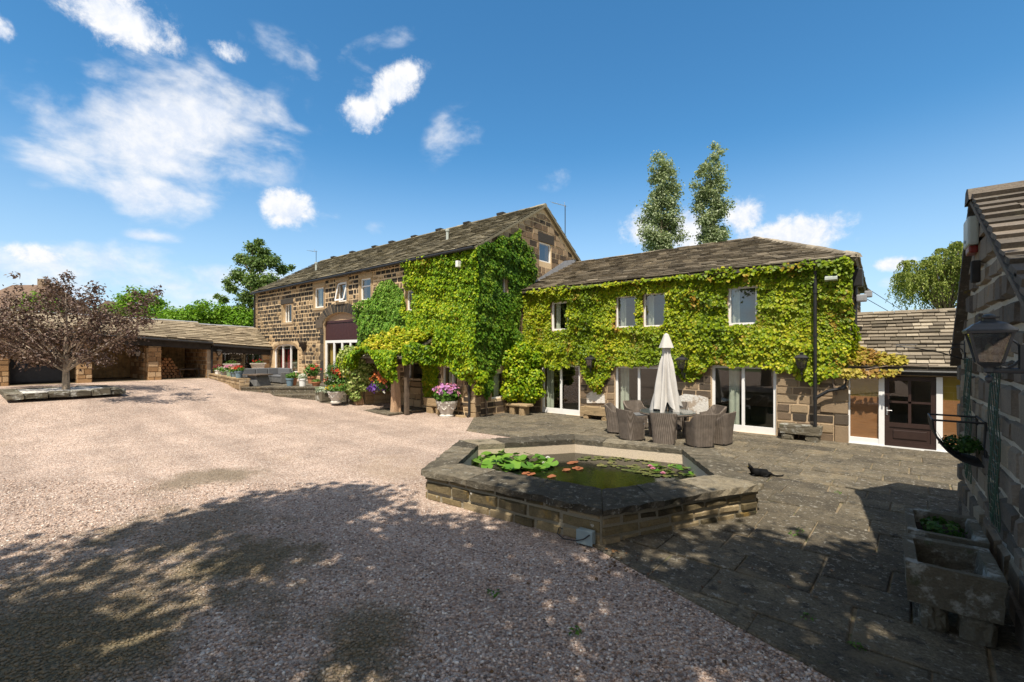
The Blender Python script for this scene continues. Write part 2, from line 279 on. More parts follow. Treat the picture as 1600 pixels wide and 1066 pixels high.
leafmat('wing_ivy_leaf', [(0, (.055, .1, .004)), (.35, (.15, .235, .006)), (.65, (.3, .365, .01)), (1, (.52, .48, .03))], nscale=.55, namt=1.1, spots=((1.3, .61, .74, (.36, .15, .03), .75), (.5, .6, .75, (.09, .17, .015), .5)))
leafmat('barn_ivy_leaf', [(0, (.045, .12, .005)), (.4, (.145, .27, .008)), (.7, (.3, .4, .012)), (1, (.54, .54, .03))], nscale=.5, namt=1.0, spots=((1.5, .66, .78, (.34, .2, .03), .6),))
leafmat('shaded_ivy_leaf', [(0, (.03, .085, .006)), (.5, (.085, .19, .012)), (1, (.26, .35, .03))], nscale=.8, namt=.8)  # ivy leaf darkened, the gable's shade is in the colour
leafmat('variegated_leaf', [(0, (.1, .19, .03)), (.45, (.24, .33, .08)), (.75, (.45, .48, .17)), (1, (.75, .72, .4))], nscale=1.2, namt=.5)
leafmat('green_ivy_leaf', [(0, (.05, .13, .01)), (.5, (.14, .29, .03)), (1, (.32, .45, .07))], nscale=.8, namt=.7)
leafmat('porch_ivy_leaf', [(0, (.12, .22, .01)), (.4, (.28, .35, .015)), (.7, (.5, .46, .03)), (1, (.72, .58, .1))], nscale=1.2, namt=1.1)
leafmat('yellow_ivy_leaf', [(0, (.2, .2, .03)), (.5, (.42, .35, .05)), (1, (.5, .4, .1))], nscale=1.2, spots=((2, .56, .65, (.3, .13, .05), .7),))
leafmat('purple_leaf', [(0, (.03, .018, .016)), (.4, (.085, .052, .042)), (.75, (.165, .11, .085)), (1, (.27, .195, .15))], nscale=1.0, namt=.5, trans=.18, rough=.38)
leafmat('tree_leaf', [(0, (.04, .085, .02)), (.5, (.11, .18, .045)), (1, (.25, .33, .11))], nscale=.5, namt=.6)
leafmat('hedge_leaf', [(0, (.06, .14, .01)), (.5, (.13, .27, .015)), (1, (.26, .4, .05))], nscale=.4, namt=.7)
leafmat('poplar_leaf', [(0, (.13, .17, .08)), (.5, (.26, .32, .17)), (1, (.5, .54, .38))], nscale=.4, namt=.5)
leafmat('willow_leaf', [(0, (.08, .12, .02)), (.5, (.2, .25, .05)), (1, (.36, .38, .1))], nscale=.5, namt=.7)
leafmat('pot_leaf', [(0, (.03, .09, .012)), (.5, (.08, .18, .025)), (1, (.18, .3, .06))], nscale=4, namt=.4)
leafmat('box_leaf', [(0, (.02, .06, .01)), (.5, (.045, .11, .018)), (1, (.1, .18, .04))], nscale=3, namt=.4)
leafmat('silver_leaf', [(0, (.3, .36, .28)), (1, (.55, .6, .48))], nscale=4, namt=.4)
leafmat('lily_leaf', [(0, (.04, .11, .012)), (.5, (.1, .22, .025)), (1, (.22, .36, .06))], nscale=2, namt=.4, trans=.15, rough=.3)
leafmat('pond_weed', [(0, (.05, .075, .02)), (.6, (.11, .12, .035)), (1, (.2, .18, .07))], nscale=3, namt=.6, trans=.05, rough=.4)
leafmat('red_lily_leaf', [(0, (.2, .06, .03)), (1, (.36, .15, .07))], nscale=4, namt=.3, trans=.1)
for nm, c in (('red_flower', (.6, .025, .02)), ('orange_flower', (.62, .19, .06)), ('yellow_flower', (.85, .6, .02)), ('purple_flower', (.13, .05, .3)), ('pink_flower', (.75, .3, .45)), ('mauve_flower', (.55, .25, .55)), ('white_flower', (.85, .84, .8)), ('dark_red_flower', (.2, .02, .04)), ('peach_flower', (.8, .42, .3))):
    leafmat(nm, [(0, tuple(x * .65 for x in c)), (1, c)], nscale=9, namt=.3, trans=.2)
leafmat('soil_leaf', [(0, (.05, .03, .015)), (1, (.2, .11, .05))], nscale=9, namt=.3, trans=.1)
# ------------------------------------------------------------------ mesh helpers
def gz(x):
    """height of the yard: flat by the pond, climbing towards the sheds"""
    pts = [(-60, 1.1), (-28.4, 1.06), (-24, 1.0), (-21, .74), (-18, .38), (-15, .14), (-10.5, 0), (80, 0)]
    for (a, za), (b, zb) in zip(pts, pts[1:]):
        if x <= b: return za + (zb - za) * max(0, (x - a)) / (b - a)
    return 0.0
class MB:
    def __init__(s): s.v = []; s.f = []
    def quad(s, *p):
        i = len(s.v); s.v += [tuple(q) for q in p]; s.f.append(tuple(range(i, i + len(p))))
    def hexa(s, b, t):
        """b: 4 bottom corners in order, t: 4 top corners"""
        i = len(s.v); s.v += [tuple(q) for q in b] + [tuple(q) for q in t]
        s.f += [(i + 3, i + 2, i + 1, i), (i + 4, i + 5, i + 6, i + 7)] + [(i + k, i + (k + 1) % 4, i + 4 + (k + 1) % 4, i + 4 + k) for k in range(4)]
    def box(s, x0, x1, y0, y1, z0, z1):
        s.hexa([(x0, y0, z0), (x1, y0, z0), (x1, y1, z0), (x0, y1, z0)], [(x0, y0, z1), (x1, y0, z1), (x1, y1, z1), (x0, y1, z1)])
    def rbox(s, x0, x1, y0, y1, z0, z1, r=.02, seg=2, jit=0):
        bm = bmesh.new(); bmesh.ops.create_cube(bm, size=1)
        for v in bm.verts: v.co = Vector(((x0 + x1) / 2 + v.co.x * (x1 - x0), (y0 + y1) / 2 + v.co.y * (y1 - y0), (z0 + z1) / 2 + v.co.z * (z1 - z0)))
        bmesh.ops.bevel(bm, geom=bm.edges[:], offset=r, segments=seg, affect='EDGES', profile=.6)
        s.bm(bm, jit)
    def bm(s, bm, jit=0):
        i = len(s.v); bm.verts.index_update()
        s.v += [tuple(v.co + Vector((random.uniform(-jit, jit), random.uniform(-jit, jit), random.uniform(-jit, jit)))) for v in bm.verts]
        s.f += [tuple(i + v.index for v in f.verts) for f in bm.faces]; bm.free()
    def tube(s, pts, r, seg=6, cap=True):
        pts = [Vector(p) for p in pts]; n = len(pts); i0 = len(s.v)
        for k, p in enumerate(pts):
            d = (pts[min(k + 1, n - 1)] - pts[max(k - 1, 0)])
            d = d.normalized() if d.length > 1e-9 else Vector((0, 0, 1))
            up = Vector((0, 0, 1)) if abs(d.z) < .95 else Vector((1, 0, 0))
            a = d.cross(up).normalized(); b = a.cross(d); rr = r[k] if isinstance(r, (list, tuple)) else r
            for j in range(seg):
                t = 2 * math.pi * j / seg; s.v.append(tuple(p + (a * math.cos(t) + b * math.sin(t)) * rr))
        for k in range(n - 1):
            for j in range(seg):
                a = i0 + k * seg + j; b = i0 + k * seg + (j + 1) % seg; s.f.append((a, b, b + seg, a + seg))
        if cap:
            s.f.append(tuple(i0 + j for j in range(seg))[::-1]); s.f.append(tuple(i0 + (n - 1) * seg + j for j in range(seg)))
    def lathe(s, prof, c=(0, 0, 0), seg=20, wob=None):
        i0 = len(s.v); n = len(prof)
        for k, (r, z) in enumerate(prof):
            for j in range(seg):
                t = 2 * math.pi * j / seg; rr = r * (wob(t, k) if wob else 1)
                s.v.append((c[0] + rr * math.cos(t), c[1] + rr * math.sin(t), c[2] + z))
        for k in range(n - 1):
            for j in range(seg):
                a = i0 + k * seg + j; b = i0 + k * seg + (j + 1) % seg; s.f.append((a, b, b + seg, a + seg))
        s.f.append(tuple(i0 + j for j in range(seg))[::-1]); s.f.append(tuple(i0 + (n - 1) * seg + j for j in range(seg)))
    def frustum(s, x, y, z0, z1, a0, b0, a1, b1):
        s.hexa([(x - a0, y - b0, z0), (x + a0, y - b0, z0), (x + a0, y + b0, z0), (x - a0, y + b0, z0)],
               [(x - a1, y - b1, z1), (x + a1, y - b1, z1), (x + a1, y + b1, z1), (x - a1, y + b1, z1)])
    def prism(s, poly, a, b, fr=None):
        """polygon (u, z) in frame fr pushed from depth a to b; or (x, y) from height a to b"""
        n = len(poly); i = len(s.v)
        P = (lambda p, d: fr(p[0], p[1], d)) if fr else (lambda p, d: Vector((p[0], p[1], d)))
        s.v += [tuple(P(p, a)) for p in poly] + [tuple(P(p, b)) for p in poly]
        s.f += [tuple(range(i, i + n))[::-1], tuple(range(i + n, i + 2 * n))] + [(i + k, i + (k + 1) % n, i + n + (k + 1) % n, i + n + k) for k in range(n)]
    def build(s, name, mat, parent=None, world=True, smooth=False):
        me = bpy.data.meshes.new(name); me.from_pydata(s.v, [], s.f); me.materials.append(MATS[mat])
        if smooth: me.polygons.foreach_set('use_smooth', [True] * len(me.polygons))
        me.update(); return link(name, me, parent, world)
def link(name, me, parent=None, world=True):
    o = bpy.data.objects.new(name, me); COL.objects.link(o)
    if parent is not None:
        o.parent = parent
        if world:
            q = parent; m = Matrix.Identity(4)
            while q is not None:
                m = Matrix.LocRotScale(q.location, q.rotation_euler, q.scale) @ m if q.parent is None else q.matrix_parent_inverse @ Matrix.LocRotScale(q.location, q.rotation_euler, q.scale) @ m
                q = q.parent
            o.matrix_parent_inverse = m.inverted()
    return o
def tag(o, label=None, cat=None, group=None, kind=None):
    for k, v in (('label', label), ('category', cat), ('group', group), ('kind', kind)):
        if v: o[k] = v
    return o
def thing(name, label, cat, loc=(0, 0, 0), rz=0, group=None):
    o = bpy.data.objects.new(name, None); COL.objects.link(o); o.location = loc; o.rotation_euler = (0, 0, rz); o.empty_display_size = .3
    return tag(o, label, cat, group)
def dup(root, loc, rz, label=None, group=None):
    def cp(o, par):
        c = o.copy(); COL.objects.link(c); c.parent = par
        for ch in [x for x in bpy.data.objects if x.parent == o and x != c]: cp(ch, c)
        return c
    r = cp(root, None); r.location = loc; r.rotation_euler = (0, 0, rz)
    if label: r['label'] = label
    if group: r['group'] = group
    return r
class Frame:
    def __init__(s, o, u, n): s.o = Vector(o); s.u = Vector(u).normalized(); s.n = Vector(n).normalized()
    def __call__(s, u, z, d=0.0): return s.o + s.u * u + s.n * d + Vector((0, 0, z))

def rawmesh(name, V, F, mat, parent=None, world=True):
    V = np.asarray(V, dtype=np.float32); F = np.asarray(F, dtype=np.int32); n, k = F.shape
    me = bpy.data.meshes.new(name); me.vertices.add(len(V)); me.vertices.foreach_set('co', V.ravel())
    me.loops.add(n * k); me.loops.foreach_set('vertex_index', F.ravel()); me.polygons.add(n)
    me.polygons.foreach_set('loop_start', np.arange(0, n * k, k, dtype=np.int32)); me.polygons.foreach_set('loop_total', np.full(n, k, dtype=np.int32))
    me.materials.append(MATS[mat]); me.update(calc_edges=True); me.validate(); return link(name, me, parent, world)
def unit(a): return a / np.maximum(np.linalg.norm(a, axis=1, keepdims=True), 1e-9)
def leafgeo(C, N, T, S, wid=.55, fold=.12, broad=False):
    """folded leaf cards: base, two flanks, tip"""
    C = np.asarray(C, float); N = unit(np.asarray(N, float)); T = np.asarray(T, float)
    T = unit(T - N * (T * N).sum(1, keepdims=True)); B = np.cross(N, T); S = np.asarray(S, float)[:, None]
    n = len(C)
    if broad:   # six points: a broad ivy outline
        P = [C - T * S * .1, C + T * S * .05 - B * S * wid * .62 + N * S * fold * .5, C + T * S * .45 - B * S * wid * .8 + N * S * fold, C + T * S * .95 - N * S * .1,
             C + T * S * .45 + B * S * wid * .8 + N * S * fold, C + T * S * .05 + B * S * wid * .62 + N * S * fold * .5]
        F = np.array([[0, 1, 2, 3], [0, 3, 4, 5]])
    else:
        P = [C, C + T * S * .45 - B * S * wid + N * S * fold, C + T * S - N * S * .1, C + T * S * .45 + B * S * wid + N * S * fold]
        F = np.array([[0, 1, 2], [0, 2, 3]])
    k = len(P); V = np.stack(P, 1).reshape(-1, 3)
    FF = (F[None] + (np.arange(n) * k)[:, None, None]).reshape(-1, F.shape[1]); return V, FF
def leaves(name, C, N, T, S, mat, parent=None, wid=.5, broad=False, world=True, fold=.12):
    V, F = leafgeo(C, N, T, S, wid, fold, broad); return rawmesh(name, V, F, mat, parent, world)
def rnd(n, lo=-1, hi=1): return RNG.uniform(lo, hi, (n, 3))
_W = [(RNG.uniform(-1, 1, 2) * f, RNG.uniform(0, 6.28), a) for f, a in ((1.2, 1), (1.7, .9), (2.9, .7), (4.1, .6), (6.5, .45), (9, .35), (13, .25)) for _ in range(2)]
def wav(u, v):
    r = 0
    for k, ph, a in _W: r = r + a * np.sin(k[0] * u * 1.6 + k[1] * v * 1.6 + ph)
    return r / 4
def inpoly(u, v, poly):
    c = np.zeros(len(u), bool); n = len(poly)
    for i in range(n):
        x1, y1 = poly[i]; x2, y2 = poly[(i + 1) % n]
        k = ((y1 > v) != (y2 > v)); c ^= k & (u < (x2 - x1) * (v - y1) / ((y2 - y1) if y2 != y1 else 1e-9) + x1)
    return c
def ivy(name, fr, poly, holes, mat, parent, dens=430, size=.1, bulge=.12, edge=.1, base=.04, off=None, droop=1.0):
    """leaf-by-leaf climber on a wall: poly in (u, z)"""
    P = np.array(poly); lo = P.min(0) - .2; hi = P.max(0) + .2
    n = int((hi[0] - lo[0]) * (hi[1] - lo[1]) * dens); u = RNG.uniform(lo[0], hi[0], n); z = RNG.uniform(lo[1], hi[1], n)
    ju = u + edge * wav(u * 2.2, z * 2.2 + 9); jz = z + edge * wav(u * 2.2 + 5, z * 2.2)
    k = inpoly(ju, jz, poly)
    for h in holes:
        e = .025 * wav(u * 6, z * 6); k &= ~((u > h[0] + e) & (u < h[1] - e) & (z > h[2] + e) & (z < h[3] - e))
    u, z = u[k], z[k]; n = len(u)
    w = wav(u * 1.3, z * 1.3); d = base + bulge * np.clip(.5 + .9 * w + .35 * wav(u * 4, z * 4 + 3), 0, 1.5) * RNG.uniform(.25, 1, n)
    if off is not None: d = d + off(u, z)
    o, U, Nn = np.array(fr.o), np.array(fr.u), np.array(fr.n)
    C = o + u[:, None] * U + d[:, None] * Nn + z[:, None] * np.array([0, 0, 1.0])
    N = Nn * 1.0 + np.array([0, 0, .42]) + rnd(n) * .52 ; T = np.array([0, 0, -droop]) + rnd(n) * .55 + Nn * .15
    return leaves(name, C, N, T, size * RNG.uniform(.65, 1.3, n), mat, parent, .6, True)
def shell(mb, fr, u0, u1, z0, z1, holes=(), thick=.35, top=None, apex=None):
    """solid wall with real openings"""
    us = sorted({u0, u1, *[h[0] for h in holes], *[h[1] for h in holes], *([apex] if apex is not None else [])}); us = [u for u in us if u0 <= u <= u1]
    zs = sorted({z0, *[h[2] for h in holes if h[2] > z0], *[h[3] for h in holes]})
    if top is None: top = lambda u: z1
    for a, b in zip(us, us[1:]):
        tm = min(top(a), top(b)); lev = [z for z in zs if z < tm - .01]; lev.append(None)
        for p, q in zip(lev, lev[1:]):
            qa, qb = (q, q) if q is not None else (top(a), top(b)); mu, mz = (a + b) / 2, (p + min(qa, qb)) / 2
            if any(h[0] < mu < h[1] and h[2] < mz < h[3] for h in holes): continue
            mb.hexa([fr(a, p, 0), fr(b, p, 0), fr(b, p, -thick), fr(a, p, -thick)], [fr(a, qa, 0), fr(b, qb, 0), fr(b, qb, -thick), fr(a, qa, -thick)])
def block(mb, fr, a, b, z0, z1a, z1b, proud, ch=.014, j=.006, d0=-.02):
    r = lambda: random.uniform(-j, j)
    B = [fr(a + r(), z0 + r(), d0), fr(b + r(), z0 + r(), d0), fr(b + r(), z1b + r(), d0), fr(a + r(), z1a + r(), d0)]
    c = min(ch, (b - a) * .3, (min(z1a, z1b) - z0) * .3)
    F = [fr(a + c + r(), z0 + c + r(), proud), fr(b - c + r(), z0 + c + r(), proud), fr(b - c + r(), z1b - c + r(), proud * random.uniform(.8, 1.1)), fr(a + c + r(), z1a - c + r(), proud)]
    mb.hexa(B, F)
def stones(mb, fr, u0, u1, z0, z1, holes=(), h=(.16, .24), w=(.24, .6), gap=.022, proud=(.012, .035), top=None, ch=.014, j=.008, skip=None):
    z = z0; row = 0
    while z < z1 - .05:
        hh = min(random.uniform(*h), z1 - z); iv = [(u0, u1)]
        for H in holes:
            if H[2] < z + hh - .03 and H[3] > z + .03:
                nx = []
                for a, b in iv:
                    if H[1] <= a or H[0] >= b: nx.append((a, b))
                    else:
                        if H[0] - a > .06: nx.append((a, H[0]))
                        if b - H[1] > .06: nx.append((H[1], b))
                iv = nx
        for a, b in iv:
            u = a
            while u < b - .02:
                ww = random.uniform(*w); e = u + ww
                if b - e < w[0] * .6: e = b
                za = zb = z + hh
                if top: za, zb = min(za, top(u)), min(zb, top(e))
                if min(za, zb) > z + .05 and not (skip and skip((u + e) / 2, z + hh / 2)):
                    block(mb, fr, u + gap / 2, e - gap / 2, z + gap / 2, za - gap / 2, zb - gap / 2, random.uniform(*proud), ch, j)
                u = e
        z += hh; row += 1
def slates(mb, A, B, C, D, expo=.26, w=(.3, .7), th=.03, jit=.012):
    """stone slates in courses: A-B eave, D-C ridge"""
    A, B, C, D = map(Vector, (A, B, C, D)); nrm = (B - A).cross(D - A).normalized()
    if nrm.z < 0: nrm = -nrm
    L = ((D - A).length + (C - B).length) / 2; n = max(2, round(L / expo))
    for k in range(n):
        t0, t1 = k / n, min(1, (k + 1.25) / n)
        l0, r0 = A.lerp(D, t0), B.lerp(C, t0); l1, r1 = A.lerp(D, t1), B.lerp(C, t1); W0 = (r0 - l0).length
        if W0 < .05: continue
        u = 0.0; sg = 1 - .35 * k / n
        while u < W0 - 1e-3:
            e = min(W0, u + random.uniform(*w) * sg)
            if W0 - e < w[0] * .5: e = W0
            a, b = u / W0, e / W0; dn = (l0 - l1).normalized() * random.uniform(-jit, jit); li = random.uniform(0, .012)
            g = .006 / W0; tt = th * random.uniform(.7, 1.3)
            p = [l0.lerp(r0, a + g) + dn, l0.lerp(r0, b - g) + dn, l1.lerp(r1, min(1, b - g)), l1.lerp(r1, a + g)]
            bot = [p[0] + nrm * (.045 + li), p[1] + nrm * (.045 + li + random.uniform(-.008, .008)), p[2] + nrm * .0, p[3] + nrm * .0]
            mb.hexa(bot, [q + nrm * tt for q in bot]); u = e
def deck(mb, A, B, C, D, th=.08):
    A, B, C, D = map(Vector, (A, B, C, D)); nrm = (B - A).cross(D - A).normalized()
    if nrm.z < 0: nrm = -nrm
    mb.hexa([q - nrm * (th + .005) for q in (A, B, C, D)], [q - nrm * .005 for q in (A, B, C, D)])
def ridge(mb, A, B, r=.13, seg=.55, drop=.07):
    A, B = Vector(A), Vector(B); L = (B - A).length; n = max(1, round(L / seg)); d = (B - A).normalized(); s = d.cross(Vector((0, 0, 1))).normalized()
    for k in range(n):
        p, q = A + d * (L * k / n + .006), A + d * (L * (k + 1) / n - .006); h = Vector((0, 0, random.uniform(.05, .075)))
        for pr in ((p, q),):
            prof = [s * r - Vector((0, 0, drop)), s * r * .55 + h * .7, h * 1.1, -s * r * .55 + h * .7, -s * r - Vector((0, 0, drop))]
            i = len(mb.v); mb.v += [tuple(p + o) for o in prof] + [tuple(q + o) for o in prof]
            mb.f += [(i + j, i + j + 1, i + 6 + j, i + 5 + j) for j in range(4)] + [(i, i + 1, i + 2, i + 3, i + 4), (i + 9, i + 8, i + 7, i + 6, i + 5)]
def window(parent, fr, u0, u1, z0, z1, recess=.1, mull=(), bars=(), fw=.055, glass='window_glass', bottom=None, curtain=None, name='window', curt='curtain_cloth', frame_mat='white_paint'):
    bw = bottom or fw; d0, d1 = -recess - .06, -recess; mb = MB()
    def bar(a, b, p, q, e=0.0): mb.hexa([fr(a, p, d0), fr(b, p, d0), fr(b, p, d1 + e), fr(a, p, d1 + e)], [fr(a, q, d0), fr(b, q, d0), fr(b, q, d1 + e), fr(a, q, d1 + e)])
    bar(u0, u0 + fw, z0, z1); bar(u1 - fw, u1, z0, z1); bar(u0 + fw, u1 - fw, z0, z0 + bw); bar(u0 + fw, u1 - fw, z1 - fw, z1)
    for m_ in mull: bar(m_ - fw * .5, m_ + fw * .5, z0 + bw, z1 - fw, -.003)
    for m_ in bars: bar(u0 + fw, u1 - fw, m_ - fw * .4, m_ + fw * .4, -.006)
    f = mb.build(name, frame_mat, parent)
    g = MB(); g.quad(*[fr(a, b, d0 + .025) for a, b in ((u0 + fw * .5, z0 + bw * .5), (u1 - fw * .5, z0 + bw * .5), (u1 - fw * .5, z1 - fw * .5), (u0 + fw * .5, z1 - fw * .5))]); g.build('pane', glass, f)
    for (a, b) in (curtain or ()):
        c = MB(); n = max(6, int((b - a) / .04)); zt, zb = z1 - .02, z0 + bw * .6
        for k in range(n):
            ua, ub = a + (b - a) * k / n, a + (b - a) * (k + 1) / n; da, db = d0 - .14 + .03 * math.sin(k * 1.5), d0 - .14 + .03 * math.sin((k + 1) * 1.5)
            c.quad(fr(ua, zb, da), fr(ub, zb, db), fr(ub, zt, db), fr(ua, zt, da))
        c.build('curtain', curt, f)
    return f
def pxhole(f, y, *corners): ...
def rectY(x0, y0, x1, y1, plane):
    """photo corner pixels -> (u0, u1, z0, z1) on a facade y = plane"""
    a, b = onY(x0, y0, plane), onY(x1, y1, plane); return (a.x, b.x, min(a.z, b.z), max(a.z, b.z))

def plantball(C, rad, n, size, up=.35):
    d = unit(RNG.normal(size=(n, 3))); r = RNG.uniform(.35, 1, (n, 1)) ** .5; P = np.array(C) + d * r * np.array(rad)
    return P, d + np.array([0, 0, up]) + rnd(n) * .6, d * .6 + rnd(n) * .8, size * RNG.uniform(.7, 1.3, n)
def cat_(*L): return [np.concatenate(x) for x in zip(*L)]

def tree(name, label, cat, base, clumps, nleaf, lsize, leaf, trunk_h, trunk_r, bark='bark', group=None, limb_n=None, lwid=.32, droop=0.0, lean=(0, 0)):
    """clumps: list of (x, y, z, radius) relative to the base"""
    t = thing(name, label, cat, base, 0, group); B = Vector(base)
    mb = MB(); topz = max(c[2] for c in clumps) * .82
    tp = [Vector((0, 0, -.1)), Vector((lean[0] * .2, lean[1] * .2, trunk_h * .5)), Vector((lean[0] * .5, lean[1] * .5, trunk_h)), Vector((lean[0], lean[1], trunk_h + (topz - trunk_h) * .55)), Vector((lean[0] * 1.2, lean[1] * 1.2, topz))]
    mb.tube(tp, [trunk_r * 1.25, trunk_r, trunk_r * .85, trunk_r * .45, trunk_r * .12], 9)
    cl = sorted(clumps, key=lambda c: -c[3])[:limb_n or len(clumps)]
    for c in cl:
        e = Vector(c[:3]); zs = max(trunk_h * .75, min(e.z - (e.xy.length) * .7, topz * .9)); zs = max(trunk_h * .6, min(zs, topz * .9))
        f = min(1, zs / topz); s = Vector((lean[0] * f, lean[1] * f, zs)); mid = s.lerp(e, .5) + Vector((random.uniform(-.1, .1), random.uniform(-.1, .1), .08)) * c[3]
        r = max(.012, trunk_r * .34 * (1 - .5 * f)); mb.tube([s, mid, e], [r, r * .6, r * .2], 5)
        for q in range(3):
            d = Vector((random.uniform(-1, 1), random.uniform(-1, 1), random.uniform(-.4, 1))) * c[3] * .8
            mb.tube([mid.lerp(e, .5), e + d * .5, e + d], [r * .4, r * .25, r * .08], 4)
    tr = mb.build('trunk', bark, t, world=False)
    vol = np.array([c[3] ** 2 for c in clumps]); idx = RNG.choice(len(clumps), nleaf, p=vol / vol.sum()); CC = np.array([c[:4] for c in clumps])[idx]
    d = unit(RNG.normal(size=(nleaf, 3))); rr = np.abs(RNG.normal(.62, .3, (nleaf, 1))); P = CC[:, :3] + d * rr * CC[:, 3:4] * np.array([1, 1, .85])
    N = d * .6 + np.array([0, 0, .5]) + rnd(nleaf) * .8; T = d * .5 + rnd(nleaf) + np.array([0, 0, -.25 - droop])
    leaves('crown', P, N, T, lsize * RNG.uniform(.6, 1.35, nleaf), leaf, t, lwid, world=False)
    return t
# ------------------------------------------------------------------ ground
g = MB(); g.quad((-1500, -1500, -.35), (1500, -1500, -.35), (1500, 1500, -.35), (-1500, 1500, -.35)); tag(g.build('ground', 'grass'), kind='structure')
g = MB(); xs = [-60, -45, -28.4, -26, -24, -22.5, -21, -19.5, -18, -16.5, -15, -13, -10.5, -5, 0, 6, 14]; ys = [-30, -15, -5, 0, 4, 8, 12.6]
for a, b in zip(xs, xs[1:]):
    for c, d in zip(ys, ys[1:]): g.quad((a, c, gz(a)), (b, c, gz(b)), (b, d, gz(b)), (a, d, gz(a)))
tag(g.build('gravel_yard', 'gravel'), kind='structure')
g = MB()
for a, b in zip(xs, xs[1:]): g.quad((a, 12.6, gz(a) - .01), (b, 12.6, gz(b) - .01), (b, 40, gz(b) - .01), (a, 40, gz(a) - .01))
tag(g.build('back_lawn', 'grass'), kind='structure')
# loose pebbles where the gravel lies close
ICO = bmesh.new(); bmesh.ops.create_icosphere(ICO, subdivisions=1, radius=1); IV = np.array([v.co[:] for v in ICO.verts]); IF = np.array([[v.index for v in f.verts] for f in ICO.faces]); ICO.free()
pt = []
while len(pt) < 30000:
    D = 2.6 + 6.2 * random.random() ** 1.6; px = random.uniform(-60, 1330); d = ray(px, 700); p = (d.x * D, d.y * D)
    lim = 5.25 - (p[0] + 2.8) * .3867
    if p[0] > -2.85 and p[1] > lim - .02: continue
    if p[0] <= -2.85 and p[1] > 4.9 + max(0, -p[0] - 6) * 1.2: continue
    pt.append((p[0], p[1], gz(p[0])))
pt = np.array(pt); n = len(pt); s = RNG.uniform(.008, .019, (n, 1)) * np.array([1, 1, 1]); sc = s * np.stack([RNG.uniform(.8, 1.4, n), RNG.uniform(.7, 1.1, n), RNG.uniform(.45, .8, n)], 1)
a = RNG.uniform(0, 6.28, n); V = IV[None] * sc[:, None] * RNG.uniform(.85, 1.15, (n, len(IV), 1))
X = V[:, :, 0] * np.cos(a)[:, None] - V[:, :, 1] * np.sin(a)[:, None]; Y = V[:, :, 0] * np.sin(a)[:, None] + V[:, :, 1] * np.cos(a)[:, None]
V = np.stack([X + pt[:, :1], Y + pt[:, 1:2], V[:, :, 2] + pt[:, 2:3] + .004], 2).reshape(-1, 3)
F = (IF[None] + (np.arange(n) * len(IV))[:, None, None]).reshape(-1, 3)
o = rawmesh('loose_pebbles', V, F, 'pebble'); o.data.polygons.foreach_set('use_smooth', [True] * len(o.data.polygons))
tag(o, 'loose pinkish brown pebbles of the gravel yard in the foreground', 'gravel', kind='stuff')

# ------------------------------------------------------------------ patio of flagstones
def clip(poly, region):
    out = list(poly); m = len(region)
    for i in range(m):
        (x1, y1), (x2, y2) = region[i], region[(i + 1) % m]; f = lambda p: (x2 - x1) * (p[1] - y1) - (y2 - y1) * (p[0] - x1)
        cur, out = out, []
        for k in range(len(cur)):
            a, b = cur[k], cur[(k + 1) % len(cur)]; fa, fb = f(a), f(b)
            if fa >= 0: out.append(a)
            if (fa >= 0) != (fb >= 0): t = fa / (fa - fb); out.append((a[0] + (b[0] - a[0]) * t, a[1] + (b[1] - a[1]) * t))
        if len(out) < 3: return []
    return out
REG = [[(-3.2, 5.42), (-2.7, 5.2), (1.2, 3.7), (6, 3.7), (6, 15.5), (-3.2, 15.5)], [(-17.4, 10.35), (-10.2, 10.45), (-7.9, 7.5), (-3.2, 7.5), (-3.2, 15.5), (-17.4, 15.5)]]
g = MB(); base = MB()
for rg in REG:
    for a, b in zip(xs, xs[1:]):
        q = clip([(a, 3), (b, 3), (b, 16), (a, 16)], rg)
        if q: base.quad(*[(p[0], p[1], gz(p[0]) + .006) for p in q])
y = 3.2; rot = R(-2.5); cr, sr = math.cos(rot), math.sin(rot)
while y < 17:
    hh = random.uniform(.42, .8); x = -19 + random.uniform(0, .6)
    while x < 7:
        ww = random.uniform(.55, 1.25); gp = random.uniform(.006, .016); jj = lambda: random.uniform(-.012, .012)
        rc = [(x + gp + jj(), y + gp + jj()), (x + ww - gp + jj(), y + gp + jj()), (x + ww - gp + jj(), y + hh - gp + jj()), (x + gp + jj(), y + hh - gp + jj())]
        rc = [(p[0] * cr - (p[1] - 9) * sr, 9 + p[0] * sr + (p[1] - 9) * cr) for p in rc]; dz = random.uniform(.018, .034); tx, ty = random.uniform(-.004, .004), random.uniform(-.004, .004)
        for rg in REG:
            q = clip(rc, rg)
            if len(q) < 3: continue
            ar = abs(sum(q[i][0] * q[(i + 1) % len(q)][1] - q[(i + 1) % len(q)][0] * q[i][1] for i in range(len(q)))) / 2
            if ar < .02: continue
            cx = sum(p[0] for p in q) / len(q); cy = sum(p[1] for p in q) / len(q); L = max(.1, math.sqrt(ar)); k = 1 - .022 / L
            zt = lambda p: gz(p[0]) + dz + tx * (p[0] - cx) + ty * (p[1] - cy)
            i = len(g.v); m_ = len(q)
            g.v += [(p[0], p[1], gz(p[0]) - .03) for p in q] + [(p[0], p[1], zt(p) - .009) for p in q] + [(cx + (p[0] - cx) * k, cy + (p[1] - cy) * k, zt(p)) for p in q]
            for lv in (0, 1): g.f += [(i + lv * m_ + j, i + lv * m_ + (j + 1) % m_, i + (lv + 1) * m_ + (j + 1) % m_, i + (lv + 1) * m_ + j) for j in range(m_)]
            g.f.append(tuple(i + 2 * m_ + j for j in range(m_)))
        x += ww
    y += hh
tag(base.build('patio_bedding', 'joint_sand'), kind='structure'); tag(g.build('patio', 'flagstone'), kind='structure')
